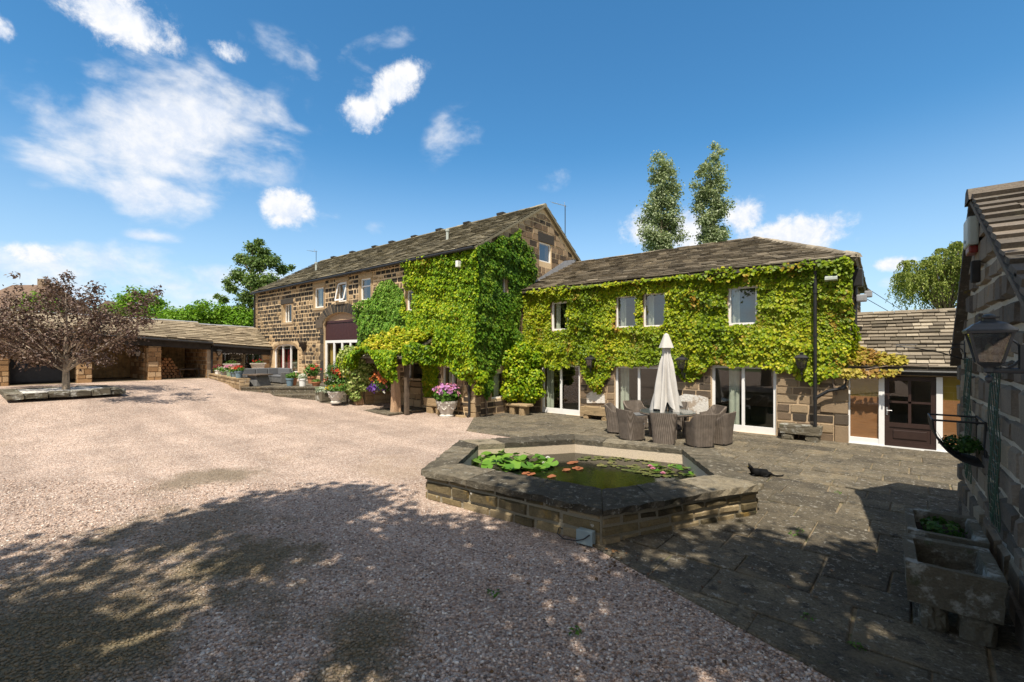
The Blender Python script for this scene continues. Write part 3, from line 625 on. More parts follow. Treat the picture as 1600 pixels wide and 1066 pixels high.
# raised terrace and its steps in front of the barn
def slabs(mb, poly, z0, z1, lip=.05, w=(.5, 1.0)):
    mb.prism(poly, z0, z1 - .045)
    cx = sum(p[0] for p in poly) / len(poly); cy = sum(p[1] for p in poly) / len(poly); big = [(cx + (p[0] - cx) * (1 + lip / 3), cy + (p[1] - cy) * (1 + lip / 3)) for p in poly]
    x0, x1 = min(p[0] for p in big), max(p[0] for p in big); y0, y1 = min(p[1] for p in big), max(p[1] for p in big); y = y0
    while y < y1:
        hh = random.uniform(*w); x = x0 - random.uniform(0, .5)
        while x < x1:
            ww = random.uniform(w[0], w[1] * 1.4); q = clip([(x + .008, y + .008), (x + ww - .008, y + .008), (x + ww - .008, y + hh - .008), (x + .008, y + hh - .008)], big)
            if len(q) >= 3: mb.prism(q, z1 - .048, z1 + random.uniform(-.004, .008))
            x += ww
        y += hh
t1 = [(-28.3, 9.3), (-21.7, 8.3), (-20.2, 9.3), (-18.9, 10.5), (-17.9, 11.6), (-17.6, 12.5), (-28.3, 12.5)]
g = MB(); slabs(g, t1, -.1, .95)
slabs(g, [(-20.6, 9.1), (-19.9, 9.0), (-18.2, 10.3), (-17.35, 11.5), (-17.3, 12.5), (-19, 12.5), (-20.4, 9.6)], -.1, .68)
slabs(g, [(-19.2, 9.6), (-18.9, 9.45), (-17.5, 10.3), (-17.0, 10.9), (-17.0, 12.5), (-18.4, 12.5)], -.1, .40)
slabs(g, [(-17.0, 10.5), (-14.2, 10.5), (-14.2, 12.5), (-17.0, 12.5)], -.1, .2)
tag(g.build('terrace', 'flagstone'), kind='structure')

# ------------------------------------------------------------------ barn
BY, BX0, BX1 = 12.55, -30.4, -11.75
fb = Frame((0, BY, 0), (1, 0, 0), (0, -1, 0)); fg = Frame((BX1, 0, 0), (0, 1, 0), (1, 0, 0))
barn = thing('barn_house', 'long old stone barn with arched brown doorway, its right end under ivy', 'house', ((BX0 + BX1) / 2, 16.4, 0))
eave = lambda u: 6.42 + .012 * (u - BX1)
BW = {'small': rectY(442, 476, 456, 503, BY), 'two': rectY(491.5, 450.5, 506, 480, BY), 'three': rectY(527, 441.5, 542, 470.5, BY), 'four': rectY(563.5, 436, 579.5, 468.5, BY), 'five': rectY(636, 454, 648.5, 485, BY),
      'left_low': rectY(636, 566, 663, 611, BY), 'mid_low': rectY(690, 572, 714, 630, BY)}
ad = (onY(505.7, 560, BY).x, onY(558.6, 560, BY).x); ac = sum(ad) / 2; ar = (ad[1] - ad[0]) / 2; zs = onY(532, 506, BY).z; zt = onY(531, 488.5, BY).z; zb_ = .95
aw = (onY(427.6, 560, BY).x, onY(465, 560, BY).x); awc = sum(aw) / 2; awr = (aw[1] - aw[0]) / 2; aws = onY(446, 546, BY).z; awt = onY(446, 537.5, BY).z; awb = onY(465, 583.5, BY).z
holes = list(BW.values()) + [(ad[0], ad[1], zb_, zt), (aw[0], aw[1], awb, awt)]
holes = [tuple(h) for h in holes]
gtop = lambda u: min(6.42 + (u - BY) * .555, 8.84 - max(0, u - 16.9) * .667) if u < 16.9 else 8.84 - (u - 16.9) * .667
gw = onX(842.7, 375.5, BX1), onX(861, 414, BX1); gwin = (gw[0].y, gw[1].y, min(gw[0].z, gw[1].z) + .05, max(gw[0].z, gw[1].z) - .05)
gl = onX(768, 582, BX1), onX(793, 621, BX1); glow = (gl[0].y, gl[1].y, gl[1].z, gl[0].z)
gm = onX(781, 430, BX1), onX(792, 462, BX1); gmid = (gm[0].y, gm[1].y, gm[1].z, gm[0].z)
gh = [gwin, glow, gmid]
m1 = MB(); shell(m1, fb, BX0, BX1 - .351, -.3, 6.3, holes, .35, eave); shell(m1, fg, BY, 20.3, -.3, 6, gh, .35, gtop, apex=16.9)
fl = Frame((BX0, 0, 0), (0, 1, 0), (-1, 0, 0)); shell(m1, fl, BY + .36, 20.3, -.3, 6, (), .35, lambda u: gtop(u) - .22, apex=16.9)
m1.box(BX0, BX1, 20.31, 20.6, -.3, 6.3)
def arc(c, r, s, t, n=12): return [(c - r + 2 * r * k / n, s + (t - s) * math.sin(math.acos(max(-1, min(1, -1 + 2 * k / n))))) for k in range(n + 1)]
for (c, r, s, t) in ((ac, ar, zs, zt), (awc, awr, aws, awt)):
    A = arc(c, r, s, t)
    for k in range(12): m1.hexa([fb(*A[k], 0), fb(*A[k + 1], 0), fb(*A[k + 1], -.35), fb(*A[k], -.35)], [fb(A[k][0], t + .002, 0), fb(A[k + 1][0], t + .002, 0), fb(A[k + 1][0], t + .002, -.35), fb(A[k][0], t + .002, -.35)])
wall = m1.build('wall', 'barn_mortar', barn)
ms = MB(); ring = .52
def skipf(u, z):
    for (c, r, s, t, rg) in ((ac, ar, zs, zt, ring), (awc, awr, aws, awt, .2)):
        if abs(u - c) < r + rg * .6 and z > s - .05:
            if ((u - c) / (r + rg)) ** 2 + (max(0, z - s) / (t - s + rg)) ** 2 < 1: return True
    return False
sur = [(h[0] - .16, h[1] + .16, h[2] - .14, h[3] + .24) for h in (BW['small'], BW['two'], BW['three'], BW['four'], BW['five'])]
for zlo, zhi, nm_s, mt_s in ((3.05, 6.4, 'stonework', 'barn_stone'), (.0, 3.05, 'lower_stonework', 'barn_low_stone')):
  ms = MB(); stones(ms, fb, BX0 + .3, BX1 - .3, zlo, zhi, holes[5:7] + sur + [(ad[0] - .3, ad[1] + .3, zb_ - .6, zt), (aw[0] - .12, aw[1] + .12, awb - .15, awt)], h=(.17, .25), w=(.2, .44), gap=.055, top=lambda u: eave(u) - .12, skip=skipf); ms.build(nm_s, mt_s, wall)
for u0, u1 in ((BX0 - .02, BX0 + .3), (BX1 - .3, BX1 + .02)):
    z = -.1; mq = MB()
    while z < 6.1: hh = random.uniform(.24, .34); block(mq, fb, u0, u1, z, z + hh - .015, z + hh - .015, .035, .02); z += hh
    mq.build('quoins', 'tan_stone', wall)
for nm in ('small', 'two', 'three', 'four', 'five'):
    h = BW[nm]; mq = MB(); block(mq, fb, h[0] - .14, h[0], h[2], h[3], h[3], .03); block(mq, fb, h[1], h[1] + .14, h[2], h[3], h[3], .03); block(mq, fb, h[0] - .16, h[1] + .16, h[2] - .14, h[2], h[2], .06)
    if nm != 'small': block(mq, fb, h[0] - .16, h[1] + .16, h[3], h[3] + .22, h[3] + .22, .035)
    mq.build('window_surround', 'tan_stone', wall)
mq = MB(); block(mq, fb, aw[0] - .1, aw[1] + .1, awb - .15, awb, awb, .06); mq.build('sill', 'tan_stone', wall); mq = MB()
A, B = arc(awc, awr, aws, awt, 16), arc(awc, awr + .17, aws, awt + .17, 16)
for k in range(16): mq.hexa([fb(*A[k], -.1), fb(*A[k + 1], -.1), fb(*A[k + 1], .03), fb(*A[k], .03)], [fb(*B[k], -.1), fb(*B[k + 1], -.1), fb(*B[k + 1], .03), fb(*B[k], .03)])
mq.build('window_arch', 'tan_stone', wall)
mk = MB(); h = BW['small']; block(mk, fb, h[0] - .2, h[1] + .22, h[3], h[3] + .3, h[3] + .3, .05); mk.build('lintel', 'black_stone', wall); mk = MB()
def radial(mb, c, r, s, t, rg, n, d0, d1):
    P = lambda a, q: (c - (r + q) * math.cos(a), s + (t - s + q) * math.sin(a))
    for k in range(n):
        a, b = math.pi * k / n + .012, math.pi * (k + 1) / n - .012; dd = d1 + random.uniform(-.006, .006)
        mb.hexa([fb(*P(a, 0), d0), fb(*P(b, 0), d0), fb(*P(b, .02), dd), fb(*P(a, .02), dd)], [fb(*P(a, rg), d0), fb(*P(b, rg), d0), fb(*P(b, rg - .02), dd), fb(*P(a, rg - .02), dd)])
radial(mk, ac, ar, zs, zt, ring, 19, -.3, .05); ra = mk.build('arch_ring', 'black_stone', wall)
mk = MB()
for k in range(24):
    a, b = math.pi * k / 24, math.pi * (k + 1) / 24; P = lambda a, q: (ac - (ar + q) * math.cos(a), zs + (zt - zs + q) * math.sin(a))
    mk.hexa([fb(*P(a, .012), -.25), fb(*P(b, .012), -.25), fb(*P(b, .012), .032), fb(*P(a, .012), .032)], [fb(*P(a, ring - .012), -.25), fb(*P(b, ring - .012), -.25), fb(*P(b, ring - .012), .032), fb(*P(a, ring - .012), .032)])
mk.build('arch_mortar', 'barn_mortar', wall)
for sgn in (-1, 1):
    z = zb_; u0, u1 = (ad[0] - .3, ad[0]) if sgn < 0 else (ad[1], ad[1] + .3); mk = MB()
    while z < zs - .17: hh = min(random.uniform(.4, .62), zs - .165 - z); block(mk, fb, u0, u1, z + .008, z + hh - .008, z + hh - .008, .035, .015); z += hh
    block(mk, fb, *((ad[0] - .72, ad[0] - .02) if sgn < 0 else (ad[1] + .02, ad[1] + .72)), zs - .16, zs + .3, zs + .3, .06)
    mk.build('arch_jamb', 'black_stone', wall)
# gable stones
mg = MB(); stones(mg, fg, BY + .25, 20.3, -.1, 8.8, [(h[0] - .02, h[1] + .02, h[2] - .02, h[3] + .25) for h in gh], h=(.2, .3), w=(.26, .6), gap=.028, top=lambda u: gtop(u) - .06)
z = -.1
while z < 6: hh = random.uniform(.24, .34); block(mg, fg, BY - .02, BY + .25, z, z + hh - .02, z + hh - .02, .035); z += hh
mg.build('gable_stonework', 'gable_stone', wall)
mk = MB(); block(mk, fg, gwin[0] - .15, gwin[1] + .2, gwin[3], gwin[3] + .42, gwin[3] + .42, .04); mk.build('lintel', 'black_stone', wall)
mk = MB(); fg2 = Frame((BX1 + .005, 0, 0), (0, 1, 0), (1, 0, 0))
mk.quad(fg2(BY + .2, -.1), fg2(20.2, -.1), fg2(20.2, 6.55), fg2(16.9, 8.78), fg2(BY + .2, 6.45)) if False else None
# windows
w_ = lambda k, **kw: window(barn, fb, *BW[k], **kw)
w_('small', recess=.16, mull=(BW['small'][0] + .3,), fw=.05, curtain=[(BW['small'][0] + .35, BW['small'][1])])
w_('two', recess=.06, fw=.07, glass='sky_glass', curtain=[(BW['two'][0] + .06, BW['two'][0] + .3)]); 
w_('four', recess=.05, fw=.07, bars=((BW['four'][2] + BW['four'][3]) / 2 + .15,), glass='sky_glass'); w_('five', recess=.05, fw=.06, curtain=[(BW['five'][0] + .1, BW['five'][0] + .35)])
w3 = w_('three', recess=.08, fw=.07, glass='sky_glass')
c = MB(); h = BW['three']
for (a, b, p, q) in ((.03, .1, 0, 1), (.9, .97, 0, 1), (.03, .97, 0, .08), (.03, .97, .92, 1)):
    U = lambda s: h[0] + (h[1] - h[0]) * s; Z = lambda s: h[2] + .05 + (h[3] - h[2] - .1) * s; D = lambda s: -.06 + .2 * (1 - s)
    c.hexa([fb(U(a), Z(p), D(p)), fb(U(b), Z(p), D(p)), fb(U(b), Z(p), D(p) + .04), fb(U(a), Z(p), D(p) + .04)], [fb(U(a), Z(q), D(q)), fb(U(b), Z(q), D(q)), fb(U(b), Z(q), D(q) + .04), fb(U(a), Z(q), D(q) + .04)])
c.build('casement', 'white_paint', w3)
h = BW['left_low']; w_('left_low', recess=.12, fw=.06, bottom=.1); h = BW['mid_low']; w_('mid_low', recess=.1, mull=((h[0] + h[1]) / 2 + .1,), fw=.06, curtain=[(h[0] + .1, h[0] + .5)])
window(barn, fg, *gwin, recess=.04, fw=.055, glass='sky_glass'); window(barn, fg, *glow, recess=.08, fw=.06, curtain=[(glow[0] + .45, glow[0] + .8)]); window(barn, fg, *gmid, recess=.1, fw=.05)
# arched window: three lights
fw_ = MB(); A = arc(awc, awr, aws, awt, 16); Ai = arc(awc, awr - .07, aws, awt - .08, 16); dd = (-.16, -.08)
for k in range(16): fw_.hexa([fb(*Ai[k], dd[0]), fb(*Ai[k + 1], dd[0]), fb(*Ai[k + 1], dd[1]), fb(*Ai[k], dd[1])], [fb(*A[k], dd[0]), fb(*A[k + 1], dd[0]), fb(*A[k + 1], dd[1]), fb(*A[k], dd[1])])
for u in (aw[0], aw[1] - .08): fw_.box(u, u + .08, BY + .08, BY + .16, awb + .1, aws)
fw_.box(aw[0], aw[1], BY + .08, BY + .16, awb, awb + .1)
for f_ in (.335, .665): u = aw[0] + (aw[1] - aw[0]) * f_; fw_.box(u - .045, u + .045, BY + .083, BY + .163, awb + .1, aws + (awt - aws) * .83)
f = fw_.build('arched_window', 'white_paint', barn); g = MB(); g.prism(A + [(aw[1], awb), (aw[0], awb)], -.12, -.121, fb); g.build('pane', 'window_glass', f)
for a, b, mm in ((.1, .3, 'red_curtain'), (.38, .55, 'red_curtain')):
    g = MB(); u = aw[0] + (aw[1] - aw[0]) * a; v = aw[0] + (aw[1] - aw[0]) * b; g.prism([(u, awb), (v, awb), (v, aws), (u, aws)], -.3, -.33, fb); g.build('curtain', mm, f)
# great arch: tympanum, board, glazed screen
zb1, zb2 = onY(530, 502, BY).z, onY(530, 531.5, BY).z
g = MB(); A = [p for p in arc(ac, ar, zs, zt, 16) if p[1] > zb1]; g.prism([(ad[0], zb1)] + A + [(ad[1], zb1)], -.3, -.12, fb); g.build('tympanum', 'pillar_stone', barn)
g = MB(); nb = 22
for k in range(nb): u = ad[0] + (ad[1] - ad[0]) * k / nb; v = ad[0] + (ad[1] - ad[0]) * (k + 1) / nb; g.prism([(u + .006, zb2 + .01), (v - .006, zb2 + .01), (v - .006, zb1 - .05), (u + .006, zb1 - .05)], -.27, -.1, fb)
g.prism([(ad[0], zb2), (ad[1], zb2), (ad[1], zb1), (ad[0], zb1)], -.3, -.28, fb); g.prism([(ad[0], zb1 - .05), (ad[1], zb1 - .05), (ad[1], zb1 + .05), (ad[0], zb1 + .05)], -.279, -.07, fb); g.build('boarding', 'maroon_board', barn)
L = ad[1] - ad[0]; window(barn, fb, ad[0], ad[1], zb_, zb2, recess=.09, mull=[ad[0] + L * k for k in (.27, .51, .75)], fw=.13, bottom=.34, name='glazed_screen', curtain=[(ad[0] + .16, ad[0] + .16 + L * .16)], curt='gold_curtain')
# roof
A0, B0 = (BX0 - .12, BY - .22, eave(BX0) - .1), (BX1 + .14, BY - .22, eave(BX1) - .1); RZ = 8.95
R0, R1 = (BX0 - .12, 16.9, RZ - .22), (BX1 + .14, 16.9, RZ); A1, B1 = (BX0 - .12, 20.7, 6.2), (BX1 + .14, 20.7, RZ - 3.8 * .667)
g = MB(); deck(g, A0, B0, R1, R0); deck(g, A1, B1, R1, R0); slates(g, A0, B0, R1, R0, expo=.27, w=(.28, .7)); slates(g, A1, B1, R1, R0, expo=.5, w=(.5, 1.2))
roof = g.build('roof', 'roof_slate', barn); g = MB(); ridge(g, R0, R1, .15, .5); g.build('ridge_tiles', 'roof_slate', roof)
for k, f_ in enumerate((.08, .2, .33, .42, .53, .64, .75, .87)): g = MB(); x = BX0 + (BX1 - BX0) * f_; z = RZ - .22 + .22 * f_; g.box(x - .2, x + .2, 16.78, 17.02, z + .05, z + .13 + .02 * (k % 2)); g.build('ridge_vent', 'dark_board', roof)
for px, py in ((699, 362), (494, 424)):
    p = onY(px, py, 14.3); zr = B0[2] + (14.3 - A0[1]) * (RZ - B0[2]) / (16.9 - A0[1]) - (.0 if px > 600 else .12)
    g = MB(); g.tube([(p.x, 14.3, zr - .1), (p.x, 14.3, zr + .4)], .06, 8); g.lathe([(.09, .38), (.09, .46), (.02, .48)], (p.x, 14.3, zr), 8); g.build('vent_pipe', 'alarm_white', roof)
g = MB(); g.tube([(BX0 - .05, BY - .27, eave(BX0) - .16), (BX1 + .1, BY - .27, eave(BX1) - .14)], .06, 7); g.build('gutter', 'black_iron', barn)
for x in (BX0 + .05, onY(736, 600, BY).x):
    g = MB(); z1 = eave(x) - .2 if x < -20 else 2.6; g.tube([(x, BY - .1, z1), (x, BY - .1, gz(x) + .1), (x, BY - .2, gz(x) + .03)], .045, 7)
    for z in (1.0, 2.2, 4.0):
        if z < z1 - .2: g.tube([(x, BY - .1, z), (x, BY - .1, z + .09)], .06, 7)
    g.build('downpipe', 'black_iron', barn)
# lead flashing where the wing's roof meets the gable
g = MB(); g.prism([(15.3, 5.05), (15.75, 5.02), (19.6, 6.72), (19.6, 6.98), (18.6, 6.75)], .036, .045, fg); g.build('flashing', 'lead_flashing', barn)

# ------------------------------------------------------------------ ivy wing
WY, WX0, WX1 = 15.45, BX1, -.75
fw2 = Frame((0, WY, 0), (1, 0, 0), (0, -1, 0)); wing = thing('ivy_wing', 'two storey wing under bright ivy with three white patio doors', 'house', (-6, 19, 0))
WW = [rectY(862, 472.5, 887.5, 516, WY), rectY(963, 464, 995, 511, WY), rectY(1006, 459.5, 1041, 509.5, WY), rectY(1138, 449, 1184, 507, WY)]
WD = [rectY(846, 570, 906, 640, WY), rectY(961, 570, 1036, 640, WY), rectY(1112, 571, 1213, 640, WY)]; WD = [(a, b, .03, 2.06 if i == 2 else 1.98) for i, (a, b, c, d) in enumerate(WD)]
g = MB(); shell(g, fw2, WX0 + .02, WX1, -.3, 4.95, WW + WD, .35); g.box(WX1 - .35, WX1, WY + .351, 23.9, -.3, 4.95); g.box(WX0 + .02, WX1 - .351, 23.6, 23.9, -.3, 4.95)
wall = g.build('wall', 'wing_mortar', wing); g = MB()
stones(g, fw2, WX0 + .1, WX1 - .3, 0, 4.9, WW + [(a - .01, b + .01, 0, d + .1) for a, b, c, d in WD], h=(.2, .27), w=(.3, .6), gap=.03)
z = 0
while z < 4.8: hh = random.uniform(.28, .55); block(g, fw2, WX1 - .62 if random.random() < .5 else WX1 - .3, WX1 + .02, z, z + hh - .02, z + hh - .02, .045, .02); z += hh
fr_ = Frame((WX1, 0, 0), (0, 1, 0), (1, 0, 0)); stones(g, fr_, WY + .03, 23.8, 0, 4.9, h=(.2, .27), w=(.3, .6), gap=.03)
g.build('stonework', 'wing_stone', wall)
for (px0, py0, px1, py1) in ((918, 612, 946, 632), (1060, 616, 1108, 650), ):
    g = MB(); a, b = onY(px0, py0, WY), onY(px1, py1, WY); g.prism([(a.x, b.z), (b.x, b.z + .05), (b.x - .02, a.z - .06), (b.x - .3, a.z), (a.x + .2, a.z + .02), (a.x - .02, a.z - .1)], .005, .05, fw2); g.build('lime_patch', 'lime_render', wall)
for a, b, c, d in WD: g = MB(); block(g, fw2, a + .25, b + .05, d + .005, d + .13, d + .12, .012); g.build('lime_patch', 'lime_render', wall)
for i, h in enumerate(WW):
    window(wing, fw2, *h, recess=.03, fw=.07 if i in (0, 3) else .045, glass='window_glass' if i == 0 else 'sky_glass', curtain=[(h[0] + .06, h[0] + .28)])
for i, h in enumerate(WD):
    mm = [h[0] + (h[1] - h[0]) * .5]
    window(wing, fw2, *h, recess=.06, mull=mm, fw=.085, bottom=.2, name='patio_door', curtain=[(h[0] + .08, h[0] + .42)] if i < 2 else [(mm[0] - .45, mm[0] - .15)])
A0, B0, C0, D0 = (WX0 + .04, WY - .25, 4.97), (WX1 + .22, WY - .25, 4.97), (-3.85, 19.7, 6.82), (WX0 + .04, 19.7, 6.82)
E0, F0 = (WX1 + .22, 24.1, 4.97), (WX0 + .04, 24.1, 4.97)
g = MB(); deck(g, A0, B0, C0, D0); slates(g, A0, B0, C0, D0, expo=.24, w=(.3, .7), th=.038); deck(g, B0, E0, C0, C0) ; slates(g, B0, E0, C0, C0, expo=.3); deck(g, E0, F0, D0, C0); slates(g, E0, F0, D0, C0, expo=.5, w=(.5, 1.2))
roof = g.build('roof', 'wing_slate', wing); g = MB(); ridge(g, D0, C0, .15, .5); ridge(g, Vector(B0) + Vector((0, 0, .06)), Vector(C0) + Vector((0, 0, .03)), .14, .45, .05); ridge(g, Vector(E0) + Vector((0, 0, .06)), C0, .14, .45, .05); g.build('ridge_tiles', 'wing_slate', roof)
g = MB(); g.tube([(WX0 + .3, WY - .24, 4.88), (WX1 + .1, WY - .24, 4.88)], .03, 7); g.box(WX0 + .05, WX1, WY - .2, WY - .01, 4.86, 4.94); g.build('gutter', 'black_iron', wing)
dx = onY(1275, 560, WY).x; g = MB(); g.tube([(dx, WY - .26, 4.86), (dx, WY - .2, 4.6), (dx, WY - .2, .42)], .044, 8)
for z in (1.15, 2.9, 4.1): g.tube([(dx, WY - .2, z), (dx, WY - .2, z + .1)], .056, 8)
g.tube([(dx, WY - .2, 1.2), (dx + .3, WY - .2, 1.42), (dx + .66, WY - .2, 1.52), (dx + .72, WY - .2, 1.86)], .045, 8); g.tube([(dx + .6, WY - .2, 1.5), (dx + .7, WY - .2, 1.56)], .062, 8)
g.build('downpipe', 'black_iron', wing)
g = MB(); g.tube([(WX1 + .12, WY + 1, 4.9), (WX1 + .2, 19, 4.9)], .06, 7); g.tube([(WX1 + .12, 16.6, 4.85), (WX1 + .12, 16.6, 3.2)], .05, 7); g.rbox(WX1 + .03, WX1 + .3, 16.4, 16.8, 4.35, 4.85, .03); g.build('hopper', 'black_iron', wing)

# ------------------------------------------------------------------ lean-to with the brown door
LY = 15.5; fl_ = Frame((0, LY, 0), (1, 0, 0), (0, -1, 0)); lean = thing('lean_to', 'low slate roofed link with brown half glazed door and bamboo blinds', 'extension', (1.5, 16.8, 0))
X = lambda px: onY(px, 640, LY).x
xs_ = [X(1323), X(1328.5), X(1373), X(1382), X(1463), X(1473), X(1560)]
g = MB(); g.box(WX1 + .003, xs_[0], LY, LY + .3, -.2, 2.0); g.box(xs_[0], 5, LY + .02, LY + .3, 1.87, 2.1); g.box(WX1 + .003, 5, 20.6, 20.9, -.2, 2.0); g.box(4.7, 5, LY + .301, 20.599, -.2, 2.0); g.box(xs_[6] + .1, 4.699, LY, LY + .3, -.2, 1.86); wall = g.build('wall', 'wing_mortar', lean)
g = MB(); stones(g, fl_, WX1 + .05, xs_[0] - .01, 0, 1.9, h=(.25, .5), w=(.3, .6)); g.build('stonework', 'wing_stone', wall)
g = MB()
for a, b in ((xs_[0], xs_[1]), (xs_[2], xs_[3]), (xs_[4], xs_[5]), (xs_[6], xs_[6] + .09)): g.box(a, b, LY - .02, LY + .08, .05, 1.86)
g.box(xs_[0], xs_[6] + .09, LY - .04, LY + .08, -.02, .05); g.box(xs_[1], xs_[2], LY - .01, LY + .07, .05, .2); g.box(xs_[5], xs_[6], LY - .01, LY + .07, .05, .2); g.build('white_frame', 'white_paint', lean)
for a, b in ((xs_[1], xs_[2]), (xs_[5], xs_[6])):
    g = MB(); g.box(a, b, LY + .05, LY + .06, .2, 1.3); s_ = g.build('blind', 'bamboo_blind', lean); g = MB(); g.box(a, b, LY + .051, LY + .061, 1.301, 1.86); g.build('blind_top', 'blind_reflection', s_)  # upper piece coloured as a yellow reflection
    g = MB(); g.quad((a, LY + .03, .2), (b, LY + .03, .2), (b, LY + .03, 1.86), (a, LY + .03, 1.86)); g.build('pane', 'window_glass', lean)
a, b = xs_[3], xs_[4]; m_ = (a + b) / 2; g = MB()
for u, v, p, q in ((a, a + .1, .06, 1.85), (b - .1, b, .06, 1.85), (a + .1, b - .1, .06, .18), (a + .1, b - .1, .55, .66), (a + .1, b - .1, 1.74, 1.85), (m_ - .03, m_ + .03, .66, 1.74), (a + .1, b - .1, 1.17, 1.22)): g.box(u, v, LY, LY + .055, p, q)
g.box(a + .1, b - .1, LY + .02, LY + .05, .18, .55); g.rbox(a + .17, b - .17, LY + .002, LY + .03, .25, .48, .02); d_ = g.build('door', 'brown_wood', lean)
g = MB(); g.quad((a + .1, LY + .03, .66), (b - .1, LY + .03, .66), (b - .1, LY + .03, 1.74), (a + .1, LY + .03, 1.74)); g.build('pane', 'window_glass', d_)
g = MB(); g.rbox(a + .03, a + .07, LY - .012, LY, .85, 1.05, .006); g.tube([(a + .05, LY - .01, .97), (a + .05, LY - .05, .97), (a + .15, LY - .05, .97)], .011, 6); g.build('handle', 'silver_metal', d_)
A0, B0, C0, D0 = (WX1 + .02, 15.27, 2.05), (5.2, 15.27, 2.05), (5.2, 18.1, 3.66), (WX1 + .02, 18.1, 3.66)
g = MB(); deck(g, A0, B0, C0, D0, .06); slates(g, A0, B0, C0, D0, expo=.2, w=(.22, .6), th=.028); deck(g, (WX1 + .02, 21, 2.05), (5.2, 21, 2.05), C0, D0, .06); roof = g.build('roof', 'wing_slate', lean); g = MB(); ridge(g, D0, C0, .13, .5); g.build('ridge_tiles', 'wing_slate', roof)
g = MB(); g.tube([(WX1 + .1, 15.25, 1.99), (5, 15.25, 1.99)], .04, 7); g.box(WX1 + .35, 5, 15.3, 15.48, 1.9, 1.98); g.build('gutter', 'black_iron', lean)

# ------------------------------------------------------------------ outbuilding at the right
OX = .95; fo = Frame((OX, 0, 0), (0, 1, 0), (-1, 0, 0)); outb = thing('stone_outbuilding', 'rough stone outbuilding with heavy slate roof, seen edge on at right', 'outbuilding', (3, 6.7, 0))
AY, AZ = 8.0, 4.33; otop = lambda u: AZ - (AY - u) * .53 if u < AY else AZ - (u - AY) * .97
g = MB(); shell(g, fo, 3.4, 9.9, -.2, 1.5, (), .4, otop, apex=AY); g.box(OX + .401, 5.0, 3.4, 3.8, -.2, 1.85); g.box(OX + .401, 5.0, 9.5, 9.9, -.2, 2.4); g.box(4.6, 5.0, 3.801, 9.499, -.2, 2.3); wall = g.build('wall', 'outbuilding_mortar', outb)
g = MB(); stones(g, fo, 3.5, 9.72, -.05, 4.3, h=(.2, .36), w=(.24, .62), gap=.035, proud=(.02, .06), ch=.03, j=.022, top=lambda u: otop(u) - .03)
z = -.05
while z < 2.3: hh = random.uniform(.25, .42); block(g, fo, 9.6, 9.93, z, z + hh - .03, z + hh - .03, .06, .03, .015); z += hh
fo2 = Frame((0, 9.9, 0), (1, 0, 0), (0, 1, 0)); stones(g, fo2, OX, 5, -.05, 2.35, h=(.2, .36), w=(.24, .62), gap=.035, proud=(.02, .05)); g.build('stonework', 'outbuilding_stone', wall)
vx = OX - .12; A0, B0, C0, D0 = (vx, 3.0, otop(3.0) + .04), (5.2, 3.0, otop(3.0) + .04), (5.2, AY, AZ + .06), (vx, AY, AZ + .06); E0, F0 = (vx, 10.15, otop(10.15) + .06), (5.2, 10.15, otop(10.15) + .06)
g = MB(); deck(g, A0, B0, C0, D0, .05); slates(g, A0, B0, C0, D0, expo=.24, w=(.4, .9), th=.055, jit=.03); deck(g, E0, F0, C0, D0, .05); slates(g, E0, F0, C0, D0, expo=.24, w=(.4, .9), th=.05, jit=.03)
roof = g.build('roof', 'outbuilding_slate', outb); g = MB(); ridge(g, (vx - .03, AY, AZ + .1), (5.2, AY, AZ + .1), .2, .6, .1); g.build('ridge_tiles', 'outbuilding_slate', roof)

# ------------------------------------------------------------------ open sheds along the left
SX = -28.4; fs = Frame((SX, 0, 0), (0, 1, 0), (1, 0, 0)); ev = lambda q: 3.46 - .068 * (q - 2); rg_ = lambda q: 4.25 - .023 * (q - 1.9)
def shed_roof(par, y0, y1, step=0.0):
    A0, B0, C0, D0 = (SX + .28, y0, ev(y0) + step), (SX + .28, y1, ev(y1) + step), (-30.4, y1, rg_(y1) + step), (-30.4, y0, rg_(y0) + step); E0, F0 = (-33, y1, 3.0), (-33, y0, 3.1)
    g = MB(); deck(g, A0, B0, C0, D0); slates(g, A0, B0, C0, D0, expo=.22, w=(.3, .8), th=.04); deck(g, E0, F0, D0, C0); r_ = g.build('roof', 'shed_slate', par); g = MB(); ridge(g, D0, C0, .13, .6); g.build('ridge_tiles', 'lead_flashing', r_)
    g = MB(); g.tube([(SX + .33, y0, ev(y0) + step - .07), (SX + .33, y1, ev(y1) + step - .07)], .055, 7); g.build('gutter', 'black_iron', par)
    g = MB(); i = [(SX - .1, y0 + .02), (SX - .1, y1 - .02)]
    g.hexa([(SX - .12, y0 + .02, ev(y0) - .42 + step), (SX + .1, y0 + .02, ev(y0) - .42 + step), (SX + .1, y1 - .02, ev(y1) - .42 + step), (SX - .12, y1 - .02, ev(y1) - .42 + step)], [(SX - .12, y0 + .02, ev(y0) - .1 + step), (SX + .1, y0 + .02, ev(y0) - .1 + step), (SX + .1, y1 - .02, ev(y1) - .1 + step), (SX - .12, y1 - .02, ev(y1) - .1 + step)]); g.build('lintel_beam', 'dark_board', par)
sh1 = thing('open_shed', 'long open fronted cart shed with stone pillars and timber back', 'shed', (-30.4, 3, 1.0)); shed_roof(sh1, -6, 9.42, .05)
